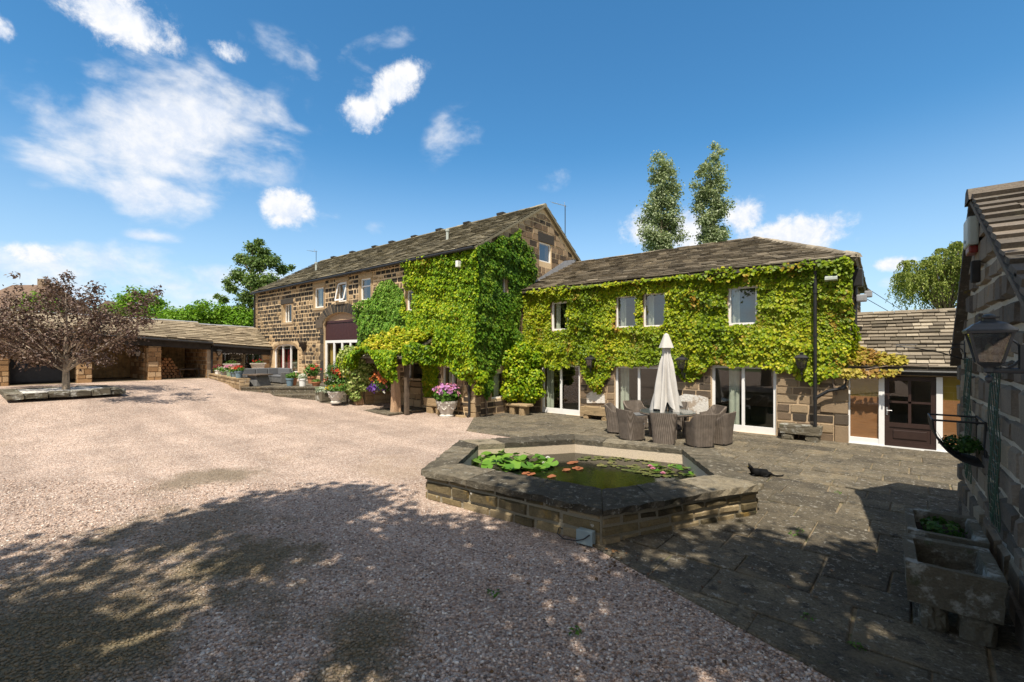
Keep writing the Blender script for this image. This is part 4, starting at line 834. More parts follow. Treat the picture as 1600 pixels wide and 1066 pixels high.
for (a, b) in ((-3.6, -3.1), (1.45, 2.0), (4.08, 4.6), (6.68, 7.22)):
    core = MB(); core.box(SX - .48, SX - .02, a + .02, b - .02, .8, ev(b) - .36); pl = core.build('pillar', 'wing_mortar', sh1); g = MB()
    stones(g, fs, a, b, 1.0, ev(b) - .36, h=(.18, .28), w=(.2, .42), gap=.018, proud=(.02, .04))
    for yy, nn in ((a, -1), (b, 1)): stones(g, Frame((SX, yy - nn * .02, 0), (-1, 0, 0), (0, nn, 0)), 0, .48, 1.0, ev(b) - .36, h=(.18, .28), w=(.2, .42), gap=.018)
    g.build('stonework', 'shed_stone', pl)
g = MB(); g.box(-32.4, SX - .02, 9.22, 9.42, .8, 2.9); g.box(-32.6, -32.4, -6, 9.42, .8, 3.2); wl = g.build('end_wall', 'gable_mortar', sh1); g = MB(); stones(g, Frame((0, 9.22, 0), (1, 0, 0), (0, -1, 0)), -32, SX, 1.0, 2.8, h=(.18, .3), w=(.25, .55)); g.build('stonework', 'shed_stone', wl)
g = MB(); y = -5.9; k = 0
while y < 9.1: w0 = .13; g.box(-31.72 + (k % 2) * .02, -31.69 + (k % 2) * .02, y, y + w0 - .012, 1.12, 2.95 + .03 * (k % 3)); y += w0; k += 1
for z in (1.5, 2.1): g.box(-31.66, -31.62, -5.9, 9.1, z, z + .1)
g.build('boarded_back', 'fence_wood', sh1); g = MB(); g.box(-31.8, SX + .02, -6, 9.2, .8, 1.075); g.build('slab_floor', 'joint_sand', sh1)
g = MB(); stones(g, Frame((0, 6.66, 0), (1, 0, 0), (0, -1, 0)), -31.6, SX - .5, 1.08, 2.75, h=(.18, .3), w=(.25, .55)); g.box(-31.6, SX - .5, 6.66, 6.9, 1.0, 2.75); g.build('partition', 'shed_stone', sh1)
sh2 = thing('open_shed', 'short slate roofed garden room behind the sofa with hanging bulbs', 'shed', (-30.4, 11, .95)); shed_roof(sh2, 9.44, 12.53, -.06)
h2 = [(9.98, 12.1, 1.5, 2.42)]; g = MB(); shell(g, fs, 9.45, 12.52, .6, 2.5, h2, .3, lambda u: ev(u) - .45); g.box(-32.4, -32.1, 9.43, 12.53, .6, 3.0); wl = g.build('wall', 'wing_mortar', sh2); g = MB(); stones(g, fs, 9.47, 12.5, .9, 2.45, h2, h=(.16, .26), w=(.2, .45)); g.build('stonework', 'shed_stone', wl)
g = MB(); g.box(SX - 1.3, SX - 1.25, 9.46, 12.5, .9, 2.6); g.build('interior_shade', 'dark_board', sh2)  # dark board added to stand for the shaded interior behind the pane
g = MB(); block(g, fs, 9.95, 12.12, 1.44, 1.5, 1.5, .1); g.build('sill', 'pillar_stone', wl)
g = MB(); g.quad((SX - .15, 9.98, 1.5), (SX - .15, 12.1, 1.5), (SX - .15, 12.1, 2.42), (SX - .15, 9.98, 2.42)); g.build('pane', 'window_glass', sh2)
g = MB()
for k in range(16): y = 10.0 + 2.1 * k / 15; z = 2.36 - .04 * math.sin(k * 1.3); g.lathe([(.012, -.02), (.028, 0), (.012, .03)], (SX + .05, y, z), 6)
g.tube([(SX + .05, 10.0 + 2.1 * k / 15, 2.39 - .04 * math.sin(k * 1.3)) for k in range(16)], .008, 4); g.build('string_lights', 'white_paint', sh2)
g = MB(); g.tube([(SX + .25, 9.44, 2.85), (SX + .1, 9.44, 2.6), (SX + .1, 9.44, 1.0)], .05, 7); g.build('downpipe', 'black_iron', sh1)
# ------------------------------------------------------------------ climbers
def pz(pts, y=None, x=None):
    r = []
    for a, b in pts:
        p = onY(a, b, y) if y is not None else onX(a, b, x); r.append((p.x if y is not None else p.y, p.z))
    return r
Z3 = lambda L: [(540 + a * .33771, 320 + b * .33771) for a, b in L]
# front of the barn
iv = thing('climbing_ivy', 'bright green ivy covering the front of the barn up to its eaves', 'ivy', (-13.5, BY - .1, 0))
poly = pz(Z3([(278, 262), (430, 232), (560, 205), (640, 190), (640, 650), (625, 760), (600, 830), (560, 800), (520, 775), (500, 735), (445, 735), (440, 800), (430, 885), (385, 895), (362, 850), (358, 760), (368, 690), (330, 600), (300, 545), (262, 500), (280, 440), (292, 390), (290, 330)]), y=BY)
poly = [(min(p[0], BX1 + .22), p[1]) for p in poly]
vent = onY(722, 414, BY)
ivy('foliage', fb, poly, [BW['five'], (BW['left_low'][0] - .1, BW['left_low'][1] + .02, BW['left_low'][2] - .3, BW['left_low'][3]), (vent.x - .12, vent.x + .12, vent.z - .2, vent.z + .2), (BW['mid_low'][0] + .02, BW['mid_low'][1], 0, BW['mid_low'][3] - .1)], 'barn_ivy_leaf', iv, dens=950, size=.085, bulge=.2, base=.06, off=lambda u, z: .16 * np.exp(-((z - 3.2) / 1.2) ** 2))
g = MB()
for k in range(7):
    x = -12.0 - k * .45; pts = [(x, BY - .05, .3)]
    for j in range(6): pts.append((pts[-1][0] + random.uniform(-.15, .1), BY - .06, pts[-1][2] + random.uniform(.3, .6)))
    g.tube(pts, [.025 - .003 * j for j in range(7)], 5)
g.build('stem', 'bark', iv)
# corner and gable
iv2 = thing('climbing_ivy', 'ivy climbing the barn gable beside the little window, shade put into its dark green', 'ivy', (BX1 + .2, 14, 0))
pg = pz(Z3([(590, 202), (660, 172), (720, 140), (745, 165), (790, 112), (815, 160), (850, 210), (866, 260), (872, 330), (850, 385), (820, 440), (800, 480), (800, 690), (745, 690), (690, 770), (672, 800), (676, 860), (640, 900), (590, 850)]), x=BX1)
ivy('foliage', fg, pg, [(gmid[0] + .05, gmid[1], gmid[2] + .1, gmid[3] - .1), (glow[0], glow[1], 0, glow[3] - .3)], 'shaded_ivy_leaf', iv2, dens=950, size=.085, bulge=.18, base=.06)
g = MB(); pts = [(BX1 + .06, 13.1, 0)]
for j in range(9): pts.append((BX1 + .07, pts[-1][1] + random.uniform(-.1, .14), pts[-1][2] + .55))
g.tube(pts, [.04 - .0035 * j for j in range(10)], 6); g.build('stem', 'bark', iv2)
# wing
iv3 = thing('climbing_ivy', 'yellow green ivy with reddening leaves covering the wing above the patio doors', 'ivy', (-6, WY - .1, 2))
poly = pz([(806, 466), (826, 452), (905, 444), (1000, 431), (1090, 421), (1200, 411), (1300, 403), (1330, 402), (1336, 420), (1336, 570), (1318, 588), (1290, 592), (1270, 604), (1250, 590), (1214, 577), (1110, 572), (1096, 588), (1078, 594), (1062, 586), (1040, 571), (962, 570), (950, 592), (944, 610), (938, 615), (928, 603), (917, 588), (906, 574), (850, 572), (846, 580), (806, 590)], y=WY)
poly = [(max(WX0 + .05, min(p[0], WX1 + .06)), min(p[1], 4.93)) for p in poly]
ivy('foliage', fw2, poly, [(h[0] + .0, h[1] - .0, h[2] + .02, h[3] - .0) for h in WW], 'wing_ivy_leaf', iv3, dens=950, size=.08, bulge=.2, base=.06)
fside = Frame((WX1, 0, 0), (0, 1, 0), (1, 0, 0)); ivy('side_foliage', fside, [(WY - .1, 2.0), (WY + .5, 2.4), (WY + .45, 4.9), (WY - .1, 4.95)], [], 'wing_ivy_leaf', iv3, dens=800, size=.085, bulge=.18)
n = 1900; u = RNG.uniform(WX0 + .4, WX1 + .1, n); C = np.stack([u, np.full(n, WY - .24) + RNG.uniform(-.12, .1, n), 4.9 + RNG.uniform(-.2, .14, n) * np.clip(.4 + wav(u * 2, u * 0), 0, 1.2)], 1); leaves('eaves_foliage', C, np.array([0, -.8, .6]) + rnd(n) * .6, rnd(n) + np.array([0, 0, -.4]), RNG.uniform(.06, .12, n), 'wing_ivy_leaf', iv3, .6, True)
g = MB(); pts = [(WX1 - .25, WY - .06, 1.3)]
for j in range(6): pts.append((pts[-1][0] + random.uniform(-.3, .1), WY - .06, pts[-1][2] + .4))
g.tube(pts, [.03 - .003 * j for j in range(7)], 5); g.build('stem', 'bark', iv3)
# bushy shrub in the corner between barn and wing
iv4 = thing('corner_shrub', 'dense green ivy shrub bulging out over the stone bench in the corner', 'shrub', (-11.2, 15, 0))
L = []
cpt = lambda px, py, D: atD(px, py, D)
for px, py, rr in ((800, 610, .5), (820, 600, .55), (812, 575, .5), (835, 590, .42), (838, 612, .34), (803, 585, .45), (792, 560, .4), (815, 550, .42), (836, 562, .34), (825, 615, .42), (752, 590, .26), (748, 608, .2), (735, 575, .26)):
    D = 18.4 if px > 785 else 16.9; L.append(plantball(cpt(px, py, D), (rr, rr, rr), int(1500 * rr), .095))
P, N, T, S = cat_(*L); leaves('foliage', P, N, T, S, 'barn_ivy_leaf', iv4, .6, True); g = MB(); g.tube([(-11.3, 15.0, 0), (-11.2, 14.9, .5), (-11.0, 15, 1.2)], [.05, .04, .02], 6); g.build('stem', 'bark', iv4)
# variegated climber
iv5 = thing('wall_climber', 'mid green leafy climber on the barn wall above the porch', 'climber', (-17, BY - .1, 2))
poly = pz(Z3([(64, 470), (88, 445), (128, 425), (142, 398), (162, 352), (190, 342), (228, 352), (255, 382), (278, 420), (280, 460), (280, 540), (330, 590), (310, 660), (200, 660), (60, 640), (70, 580), (60, 520)]), y=BY)
ivy('foliage', fb, poly, [], 'green_ivy_leaf', iv5, dens=950, size=.08, bulge=.22, base=.06); g = MB(); g.tube([(-16.6, BY - .1, .2), (-16.7, BY - .1, 2), (-16.4, BY - .12, 3.5)], [.05, .04, .02], 6); g.build('stem', 'bark', iv5)
# stone porch with its ivy roof
PX0, PX1, PY_ = -16.9, -14.45, 11.0
porch = thing('entrance_porch', 'stone porch with rough pillars under a canopy of yellow ivy', 'porch', ((PX0 + PX1) / 2, 11.8, .2))
for x, w0 in ((PX0, .24), (PX1, .27)):
    bm = bmesh.new(); bmesh.ops.create_cube(bm, size=1); bmesh.ops.subdivide_edges(bm, edges=bm.edges[:], cuts=4, use_grid_fill=True)
    for v in bm.verts:
        z = (v.co.z + .5); k = 1 + .3 * (1 - z) ** 3 + .06 * math.sin(z * 9 + x); v.co = Vector((x + v.co.x * w0 * .95 * k + random.uniform(-.018, .018), PY_ + v.co.y * .26 * k + random.uniform(-.018, .018), gz(x) + z * 1.95))
    bmesh.ops.bevel(bm, geom=[e for e in bm.edges if e.calc_face_angle(0) > .8], offset=.03, segments=2, affect='EDGES'); g = MB(); g.bm(bm); g.build('pillar', 'pillar_stone', porch)
g = MB(); g.rbox(PX1 + .42, PX1 + .56, PY_ + .05, PY_ + .2, gz(PX1), 2.0, .012); g.build('timber_post', 'old_timber', porch)
g = MB(); g.box(PX0 - .3, PX1 + .62, PY_ - .08, PY_ + .1, 2.02, 2.22); g.box(PX0 - .3, PX0 - .1, PY_ + .101, BY, 2.02, 2.22); g.box(PX1 + .42, PX1 + .62, PY_ + .101, BY, 2.02, 2.22); g.build('beam', 'old_timber', porch)
g = MB(); g.hexa([(PX0 - .4, PY_ - .3, 2.22), (PX1 + .75, PY_ - .3, 2.22), (PX1 + .75, BY - .04, 3.05), (PX0 - .4, BY - .04, 3.05)], [(PX0 - .4, PY_ - .3, 2.3), (PX1 + .75, PY_ - .3, 2.3), (PX1 + .75, BY - .04, 3.15), (PX0 - .4, BY - .04, 3.15)]); g.build('roof_slab', 'trough_stone', porch)
g = MB(); g.box(PX0 - .22, PX0 + .1, PY_ + .25, BY - .05, .2, 2.0); stones(g, Frame((PX0 + .1, 0, 0), (0, 1, 0), (1, 0, 0)), PY_ + .25, BY - .05, .2, 2.0, h=(.2, .4), w=(.3, .7)); g.build('side_wall', 'tan_stone', porch)
g = MB(); stones(g, fb, PX0 + .1, PX1 - .3, .2, 1.4, h=(.2, .35), w=(.3, .6), proud=(.06, .09)); g.build('back_stonework', 'tan_stone', porch)
iv6 = thing('porch_ivy', 'golden yellow green ivy heaped on the porch roof and hanging over its edges', 'ivy', ((PX0 + PX1) / 2, PY_, 2.2))
n = 8500; u = RNG.uniform(PX0 - .55, PX1 + .75, n); v = RNG.uniform(0, 1, n) ** .9; yy = PY_ - .3 + v * (BY - PY_ + .2); zz = 2.35 + v * .85 + np.abs(wav(u * 1.5, v * 3)) * .4 + RNG.uniform(-.05, .26, n) * np.sin(np.pi * np.clip(v * .8 + .15, 0, 1)) - .35 * np.clip((PX0 + .3 - u) / .8, 0, 1)
C = np.stack([u, yy, zz], 1); a1 = [C, np.array([0, -.5, .9]) + rnd(n) * .6, np.array([0, -.8, -.6]) + rnd(n) * .6, .095 * RNG.uniform(.65, 1.3, n)]
n = 6600; u = RNG.uniform(PX0 - .6, PX1 + .62, n); lo = 1.62 + .72 * np.exp(-((u + 15.65) / .8) ** 4) + .28 * wav(u * 2.5, u * 0 + 2) - .25 * np.exp(-((u + 14.0) / .35) ** 2) - .0; z = lo + (2.55 - lo) * RNG.uniform(0, 1, n); yy = PY_ - .34 - RNG.uniform(0, .3, n) * np.sin(np.clip((z - lo) / (2.6 - lo), 0, 1) * 3.0) - .04
a2 = [np.stack([u, yy, z], 1), np.array([0, -1, .45]) + rnd(n) * .55, np.array([0, -.1, -1]) + rnd(n) * .5, .095 * RNG.uniform(.65, 1.3, n)]
n = 2600; yv = RNG.uniform(PY_ - .3, BY - .2, n); z = 2.15 + .15 * wav(yv * 2, yv * 0) + RNG.uniform(0, 1, n) * .65; a3 = [np.stack([PX1 + .78 + RNG.uniform(0, .2, n), yv, z], 1), np.array([1, -.2, .45]) + rnd(n) * .55, np.array([0, -.1, -1]) + rnd(n) * .5, .12 * RNG.uniform(.65, 1.3, n)]
leaves('roof_foliage', *a1, 'porch_ivy_leaf', iv6, .6, True); P, N, T, S = cat_(a2, a3); leaves('hanging_foliage', P, N, T, S, 'barn_ivy_leaf', iv6, .6, True)
g = MB(); g.tube([(PX0 - .35, PY_ - .1, .25), (PX0 - .33, PY_ - .2, 1.4), (PX0 - .3, PY_ - .15, 2.3)], [.045, .04, .03], 6); g.build('stem', 'bark', iv6)
iv7 = thing('variegated_shrub', 'cream and green variegated ivy bush tumbling down the left porch pillar', 'shrub', (PX0 - .4, PY_ - .2, .3))
L = []
for px, py, rr in ((560, 560, .5), (548, 575, .42), (562, 585, .42), (570, 572, .4), (556, 598, .3), (545, 556, .45), (568, 603, .24), (575, 590, .25), (556, 618, .25), (548, 605, .3)): L.append(plantball(atD(px, py, 19.0), (rr, rr, rr), int(1500 * rr), .085))
P, N, T, S = cat_(*L); leaves('foliage', P, N, T, S, 'variegated_leaf', iv7, .5, True); g = MB(); g.tube([(PX0 - .5, PY_ - .2, .2), (PX0 - .5, PY_ - .3, 1.5)], [.05, .02], 6); g.build('stem', 'bark', iv7)
# yellowing ivy over the lean-to's eave
iv8 = thing('climbing_ivy', 'yellow and russet ivy runner spilling onto the low lean-to roof', 'ivy', (-.3, 15.2, 2.1))
n = 1300; u = WX1 + .05 + RNG.uniform(0, 1, n) ** 2.2 * 1.15; v = RNG.uniform(0, 1, n); top = .95 * np.exp(-((u - WX1) / .75)) + .1; yy = 15.2 + v * top + .05; C = np.stack([u, yy, 2.12 + (yy - 15.22) * .556 + RNG.uniform(0, .1, n)], 1); k = RNG.uniform(0, 1, n) < np.where(u > .4, .45, 1)
a1 = [C[k], (np.array([0, -.4, 1]) + rnd(n) * .6)[k], (np.array([.3, -.6, -.3]) + rnd(n) * .8)[k], (.1 * RNG.uniform(.6, 1.2, n))[k]]
n = 170; u = WX1 - .1 + RNG.uniform(0, 1, n) ** 1.6 * 1.2; C = np.stack([u, 15.12 + RNG.uniform(-.06, .04, n), 2.05 - RNG.uniform(0, .22, n) * np.clip(1.2 - (u - WX1) * .5, .25, 1)], 1); a2 = [C, np.array([0, -1, .4]) + rnd(n) * .6, np.array([.2, 0, -1]) + rnd(n) * .6, .09 * RNG.uniform(.6, 1.2, n)]
P, N, T, S = cat_(a1, a2); leaves('foliage', P, N, T, S, 'yellow_ivy_leaf', iv8, .6, True); g = MB(); g.tube([(WX1 + .05, 15.25, 1.95), (WX1 + .8, 15.2, 2.12), (WX1 + 1.8, 15.3, 2.16)], [.02, .015, .008], 5); g.build('stem', 'bark', iv8)

# ------------------------------------------------------------------ trees
def blob(c, r, n, cr, low=-1.0, seed=None):
    L = []
    while len(L) < n:
        d = Vector((random.gauss(0, 1), random.gauss(0, 1), random.gauss(0, 1))).normalized() * random.uniform(.35, 1) ** .5
        if d.z < low: continue
        L.append((c[0] + d.x * r[0], c[1] + d.y * r[1], c[2] + d.z * r[2], cr * random.uniform(.7, 1.3)))
    return L
# purple leaved tree in its stone edged bed
bz = 1.03; pb = onZ(103, 607, bz + .12)
cl = []
for px, py, rr in ((22, 470, .5), (40, 500, .65), (10, 520, .6), (60, 480, .6), (85, 450, .45), (104, 432, .22), (100, 452, .4), (75, 462, .5), (105, 480, .7), (140, 470, .5), (148, 452, .3), (160, 490, .6), (190, 500, .6), (215, 480, .45), (232, 465, .3), (246, 455, .2), (225, 500, .4), (200, 520, .5), (175, 535, .5), (140, 520, .7), (100, 520, .8), (60, 530, .7), (25, 545, .6), (60, 558, .45), (45, 560, .4), (85, 562, .45), (135, 555, .5), (165, 562, .35), (120, 548, .5), (5, 490, .5), (-25, 520, .7), (-20, 490, .5), (30, 450, .18), (23, 430, .14), (75, 440, .22), (212, 458, .2), (206, 546, .25), (150, 500, .6), (0, 548, .4)):
    for k in range(2): q = atD(px, py, pb.y * .7809 - pb.x * .6247 + random.uniform(-1.6, 1.6)) - pb; cl.append((q.x, q.y, q.z, rr * 1.0))
tree('purple_tree', 'small spreading tree with dark purple leaves in the stone edged bed', 'tree', tuple(pb), cl, 12500, .105, 'purple_leaf', .8, .1, 'pale_bark', limb_n=40, lwid=.3)
bed = thing('tree_bed', 'low stone edged bed of white gravel around the purple tree', 'flower bed', (pb.x, pb.y, bz))
g = MB(); x0, x1, y0, y1 = pb.x - 1.7, pb.x + 1.3, pb.y - 1.55, pb.y + 1.45
for (a, b, c, d) in ((x0, x1, y0, y0 + .4), (x0, x1, y1 - .4, y1), (x0, x0 + .4, y0 + .41, y1 - .41), (x1 - .4, x1, y0 + .41, y1 - .41)):
    n = 4
    for k in range(n):
        if b - a > d - c: g.rbox(a + (b - a) * k / n + .01, a + (b - a) * (k + 1) / n - .01, c, d, bz - .1, bz + random.uniform(.07, .11), .03, jit=.02)
        else: g.rbox(a, b, c + (d - c) * k / n + .01, c + (d - c) * (k + 1) / n - .01, bz - .1, bz + random.uniform(.07, .11), .03, jit=.02)
g.build('kerb', 'trough_stone', bed); g = MB(); g.box(x0 + .35, x1 - .35, y0 + .35, y1 - .35, bz - .05, bz + .075); g.build('white_gravel', 'white_gravel', bed)
# tree and hedges beyond the sheds
def placed(px, D, z=.9): q = atD(px, 500, D); return (q.x, q.y, z)
b = placed(392, 38); cl = []
for px, py, rr in ((405, 378, .5), (395, 388, .8), (412, 395, .8), (378, 405, .8), (400, 412, 1.2), (425, 408, .9), (440, 420, .7), (455, 418, .35), (372, 430, .9), (395, 440, 1.2), (420, 440, 1.2), (355, 440, .45), (362, 450, .7), (385, 465, 1.0), (410, 470, 1.2), (435, 455, 1.0), (350, 468, .5), (375, 485, .9), (400, 495, 1.1), (360, 492, .6), (340, 463, .3)):
    for k in range(2): q = atD(px, py, 38 + random.uniform(-1.5, 1.5)) - Vector(b); cl.append((q.x, q.y, q.z, rr * .7))
tree('broadleaf_tree', 'dark green broadleaf tree rising behind the left end of the barn', 'tree', b, cl, 14000, .22, 'tree_leaf', 3, .28, limb_n=26, lwid=.33)
for lab, px, D, pts in (('bright green laurel hedge mass behind the shed roof next to the barn', 330, 37, [(x, 492 + (x % 7), .75) for x in range(262, 400, 11)] + [(x, 506, .85) for x in range(250, 405, 13)] + [(318, 478, .6), (300, 484, .6), (345, 482, .6)]),
                        ('bright yellow green bush behind the purple tree', 215, 40, [(195, 468, .8), (212, 462, .9), (232, 465, .9), (250, 476, .7), (205, 482, 1.0), (230, 485, 1.1), (255, 492, .9), (180, 485, .8), (160, 490, .8)]),
                        ('light green bush showing through the purple crown below the far roof', 55, 36, [(40, 478, .6), (58, 468, .7), (75, 474, .6), (30, 492, .6), (60, 490, .8), (85, 488, .6)])):
    b = placed(px, D); cl = []
    for x, y, rr in pts:
        for k in range(2): q = atD(x, y, D + random.uniform(-1.2, 1.2)) - Vector(b); cl.append((q.x, q.y, q.z, rr))
    tree('garden_bush', lab, 'bush', b, cl, 520 * len(pts), .22, 'hedge_leaf', 1.5, .15, limb_n=10, lwid=.33, group='bushes behind the sheds')
for lab, px, hw, top, D in (('tall narrow poplar behind the wing, the slightly shorter left one', 1033, 29, 248, 46), ('tallest poplar behind the wing, nearest its roof peak', 1114, 35, 233, 46)):
    b = placed(px, D, 0); cl = []
    spine = [(px, top)] if px < 1100 else [(1121, top), (1097, 262)]
    for sx_, st in spine:
        kk = 30 if len(spine) == 1 else 20
        for k in range(kk):
            f_ = k / (kk - 1); y = st + f_ * (408 - st); wpx = hw * (1 if len(spine) == 1 else .62) * (.16 + .84 * min(1, (f_ * 1.6 + .03)) ** .4) * (.82 + .3 * math.sin(k * 2.1 + px))
            for s_ in range(3): q = atD(sx_ + random.uniform(-1, 1) * wpx * 1.0 + (px - sx_) * f_, y + random.uniform(-6, 6), D + random.uniform(-1.2, 1.2)) - Vector(b); cl.append((q.x, q.y, q.z, .24 + wpx * .026))
    tree('poplar_tree', lab, 'tree', b, cl, 19000, .2, 'poplar_leaf', 4, .3, 'pale_bark', limb_n=24, lwid=.4, group='poplars behind the wing')
# willow
b = placed(1475, 42, 0); t = thing('willow_tree', 'drooping yellow green willow beyond the lean-to roof', 'tree', b); g = MB()
g.tube([(0, 0, 0), (.1, 0, 4), (.2, 0, 8.5)], [.45, .35, .1], 8); Pl, Nl, Tl = [], [], []
for px, py in [(1490, 382), (1505, 388), (1475, 392), (1460, 402), (1448, 410), (1495, 400), (1480, 410), (1465, 422), (1440, 425), (1425, 430), (1450, 436), (1410, 446), (1430, 448), (1490, 425), (1505, 415), (1515, 400), (1420, 412), (1408, 428), (1475, 440), (1500, 445), (1520, 430), (1455, 455), (1530, 415), (1530, 445)]:
    for k in range(4):
        q = atD(px + random.uniform(-6, 6), py + random.uniform(-5, 5), 42 + random.uniform(-2.2, 2.2)) - Vector(b); g.tube([(.15, 0, 5 + random.random() * 2), (q.x * .6, q.y * .6, q.z * .9), tuple(q)], [.07, .035, .012], 4)
        for j in range(9):
            L = random.uniform(.9, 2.6); dx, dy = random.uniform(-.9, .9), random.uniform(-.9, .9); m_ = 26; s_ = np.linspace(0, 1, m_)
            Pl.append(np.stack([q.x + dx * np.sqrt(s_) + RNG.normal(0, .05, m_), q.y + dy * np.sqrt(s_) + RNG.normal(0, .05, m_), q.z + .25 * np.sin(s_ * 2.2) - L * s_ ** 1.6], 1))
P = np.concatenate(Pl); n = len(P); g.build('trunk', 'bark', t, world=False); leaves('crown', P, rnd(n) + np.array([0, -.3, .2]), np.array([0, 0, -1]) + rnd(n) * .55, RNG.uniform(.16, .3, n), 'willow_leaf', t, .2, world=False)
# trees behind the camera that shade the foreground
def shade(lab, x, y, c, r, n, cr, nl, th=4.0):
    tree('garden_tree', lab, 'tree', (x, y, gz(x)), blob(c, r, n, cr), nl, .24, 'tree_leaf', th, .3, limb_n=14, lwid=.4, group='garden trees shading the yard')
shade('broad garden tree that throws dappled shade over the left foreground', -2.6, -4.4, (-1.0, 2.0, 8.6), (2.7, 2.5, 2.0), 27, .85, 5600)
shade('tall garden tree shading the foreground gravel near the pond', 1.9, -3.4, (-1.9, 3.2, 9.8), (2.6, 2.2, 2.2), 27, .85, 5400)
shade('garden tree shading the far left of the foreground', -6.6, -6.6, (1.2, .1, 8.4), (2.8, 2.4, 2.0), 24, .85, 4800)
shade('garden tree right behind the camera shading the gravel edge', .2, -5.2, (-.3, 2.2, 8.6), (2.7, 2.3, 2.0), 20, .85, 4200)
shade('slim garden tree by the outbuilding shading the stone troughs', 2.3, -1.8, (.7, 2.5, 9.2), (1.4, 1.8, 1.6), 15, .8, 3600)
# far house
fh = thing('far_house', 'distant house with brown hipped roof beyond the sheds at far left', 'house', placed(15, 52)); 
c = Vector(fh.location); rot = Matrix.Rotation(math.atan2(SY, CY), 3, 'Z'); g = MB(); g.box(-7, 3.2, 0, 8, 0, 5.6); o = g.build('wall', 'far_wall', fh, world=False); g = MB()
i = 0; g.v += [(-7.5, -.5, 5.5), (3.6, -.5, 5.5), (3.6, 8.5, 5.5), (-7.5, 8.5, 5.5), (-4, 4, 9.6), (1.2, 4, 9.6)]; g.f += [(0, 1, 5, 4), (1, 2, 5), (2, 3, 4, 5), (3, 0, 4), (3, 2, 1, 0)]; g.build('roof', 'far_tile', fh, world=False); g = MB(); g.rbox(-.6, .2, 3.6, 4.4, 9.2, 10.3, .04); g.build('chimney', 'far_wall', fh, world=False); fh.rotation_euler = (0, 0, math.atan2(SY, CY))
fh2 = thing('far_house', 'small grey slate roof peeping over the bushes behind the purple tree', 'house', placed(165, 55)); g = MB(); g.box(-2, 2, 0, 5, 0, 5.2); g.build('wall', 'far_wall', fh2, world=False); g = MB(); g.v += [(-2.4, -.4, 5.1), (2.4, -.4, 5.1), (2.4, 5.4, 5.1), (-2.4, 5.4, 5.1), (0, 0, 7.6), (0, 5, 7.6)]; g.f += [(0, 1, 4), (1, 2, 5, 4), (2, 3, 5), (3, 0, 4, 5), (3, 2, 1, 0)]; g.build('roof', 'far_tile', fh2, world=False); fh2.rotation_euler = (0, 0, math.atan2(SY, CY))
# ------------------------------------------------------------------ pond
HO = [(-6.1, 5.16), (-2.78, 5.31), (-1.41, 7.88), (-2.72, 10.05), (-5.85, 9.75), (-7.5, 7.45)]; HI = [(-5.92, 5.85), (-3.2, 6.08), (-2.12, 7.9), (-3.2, 9.55), (-5.45, 9.1), (-6.77, 7.3)]
HC = (sum(p[0] for p in HO) / 6, sum(p[1] for p in HO) / 6); inset = lambda P, d: [(p[0] + (HC[0] - p[0]) * d, p[1] + (HC[1] - p[1]) * d) for p in P]
pond = thing('garden_pond', 'raised six sided stone pond with dark coping and lily pads', 'pond', (HC[0], HC[1], 0)); WO = inset(HO, .035); WI = inset(HI, -.05)
g = MB(); s = MB()
for k in range(6):
    a, b = WO[k], WO[(k + 1) % 6]; c, d = WI[(k + 1) % 6], WI[k]; g.hexa([(*a, -.1), (*b, -.1), (*c, -.1), (*d, -.1)], [(*a, .4), (*b, .4), (*c, .4), (*d, .4)])
    u = Vector((b[0] - a[0], b[1] - a[1], 0)); L = u.length; nn = Vector((u.y, -u.x, 0)); stones(s, Frame((*a, 0), u, nn), 0, L, -.03, .4, h=(.12, .2), w=(.28, .6), gap=.02, proud=(.012, .045), ch=.025, j=.012)
wall = g.build('wall', 'pond_mortar', pond); s.build('stonework', 'pond_stone', wall)
g = MB()
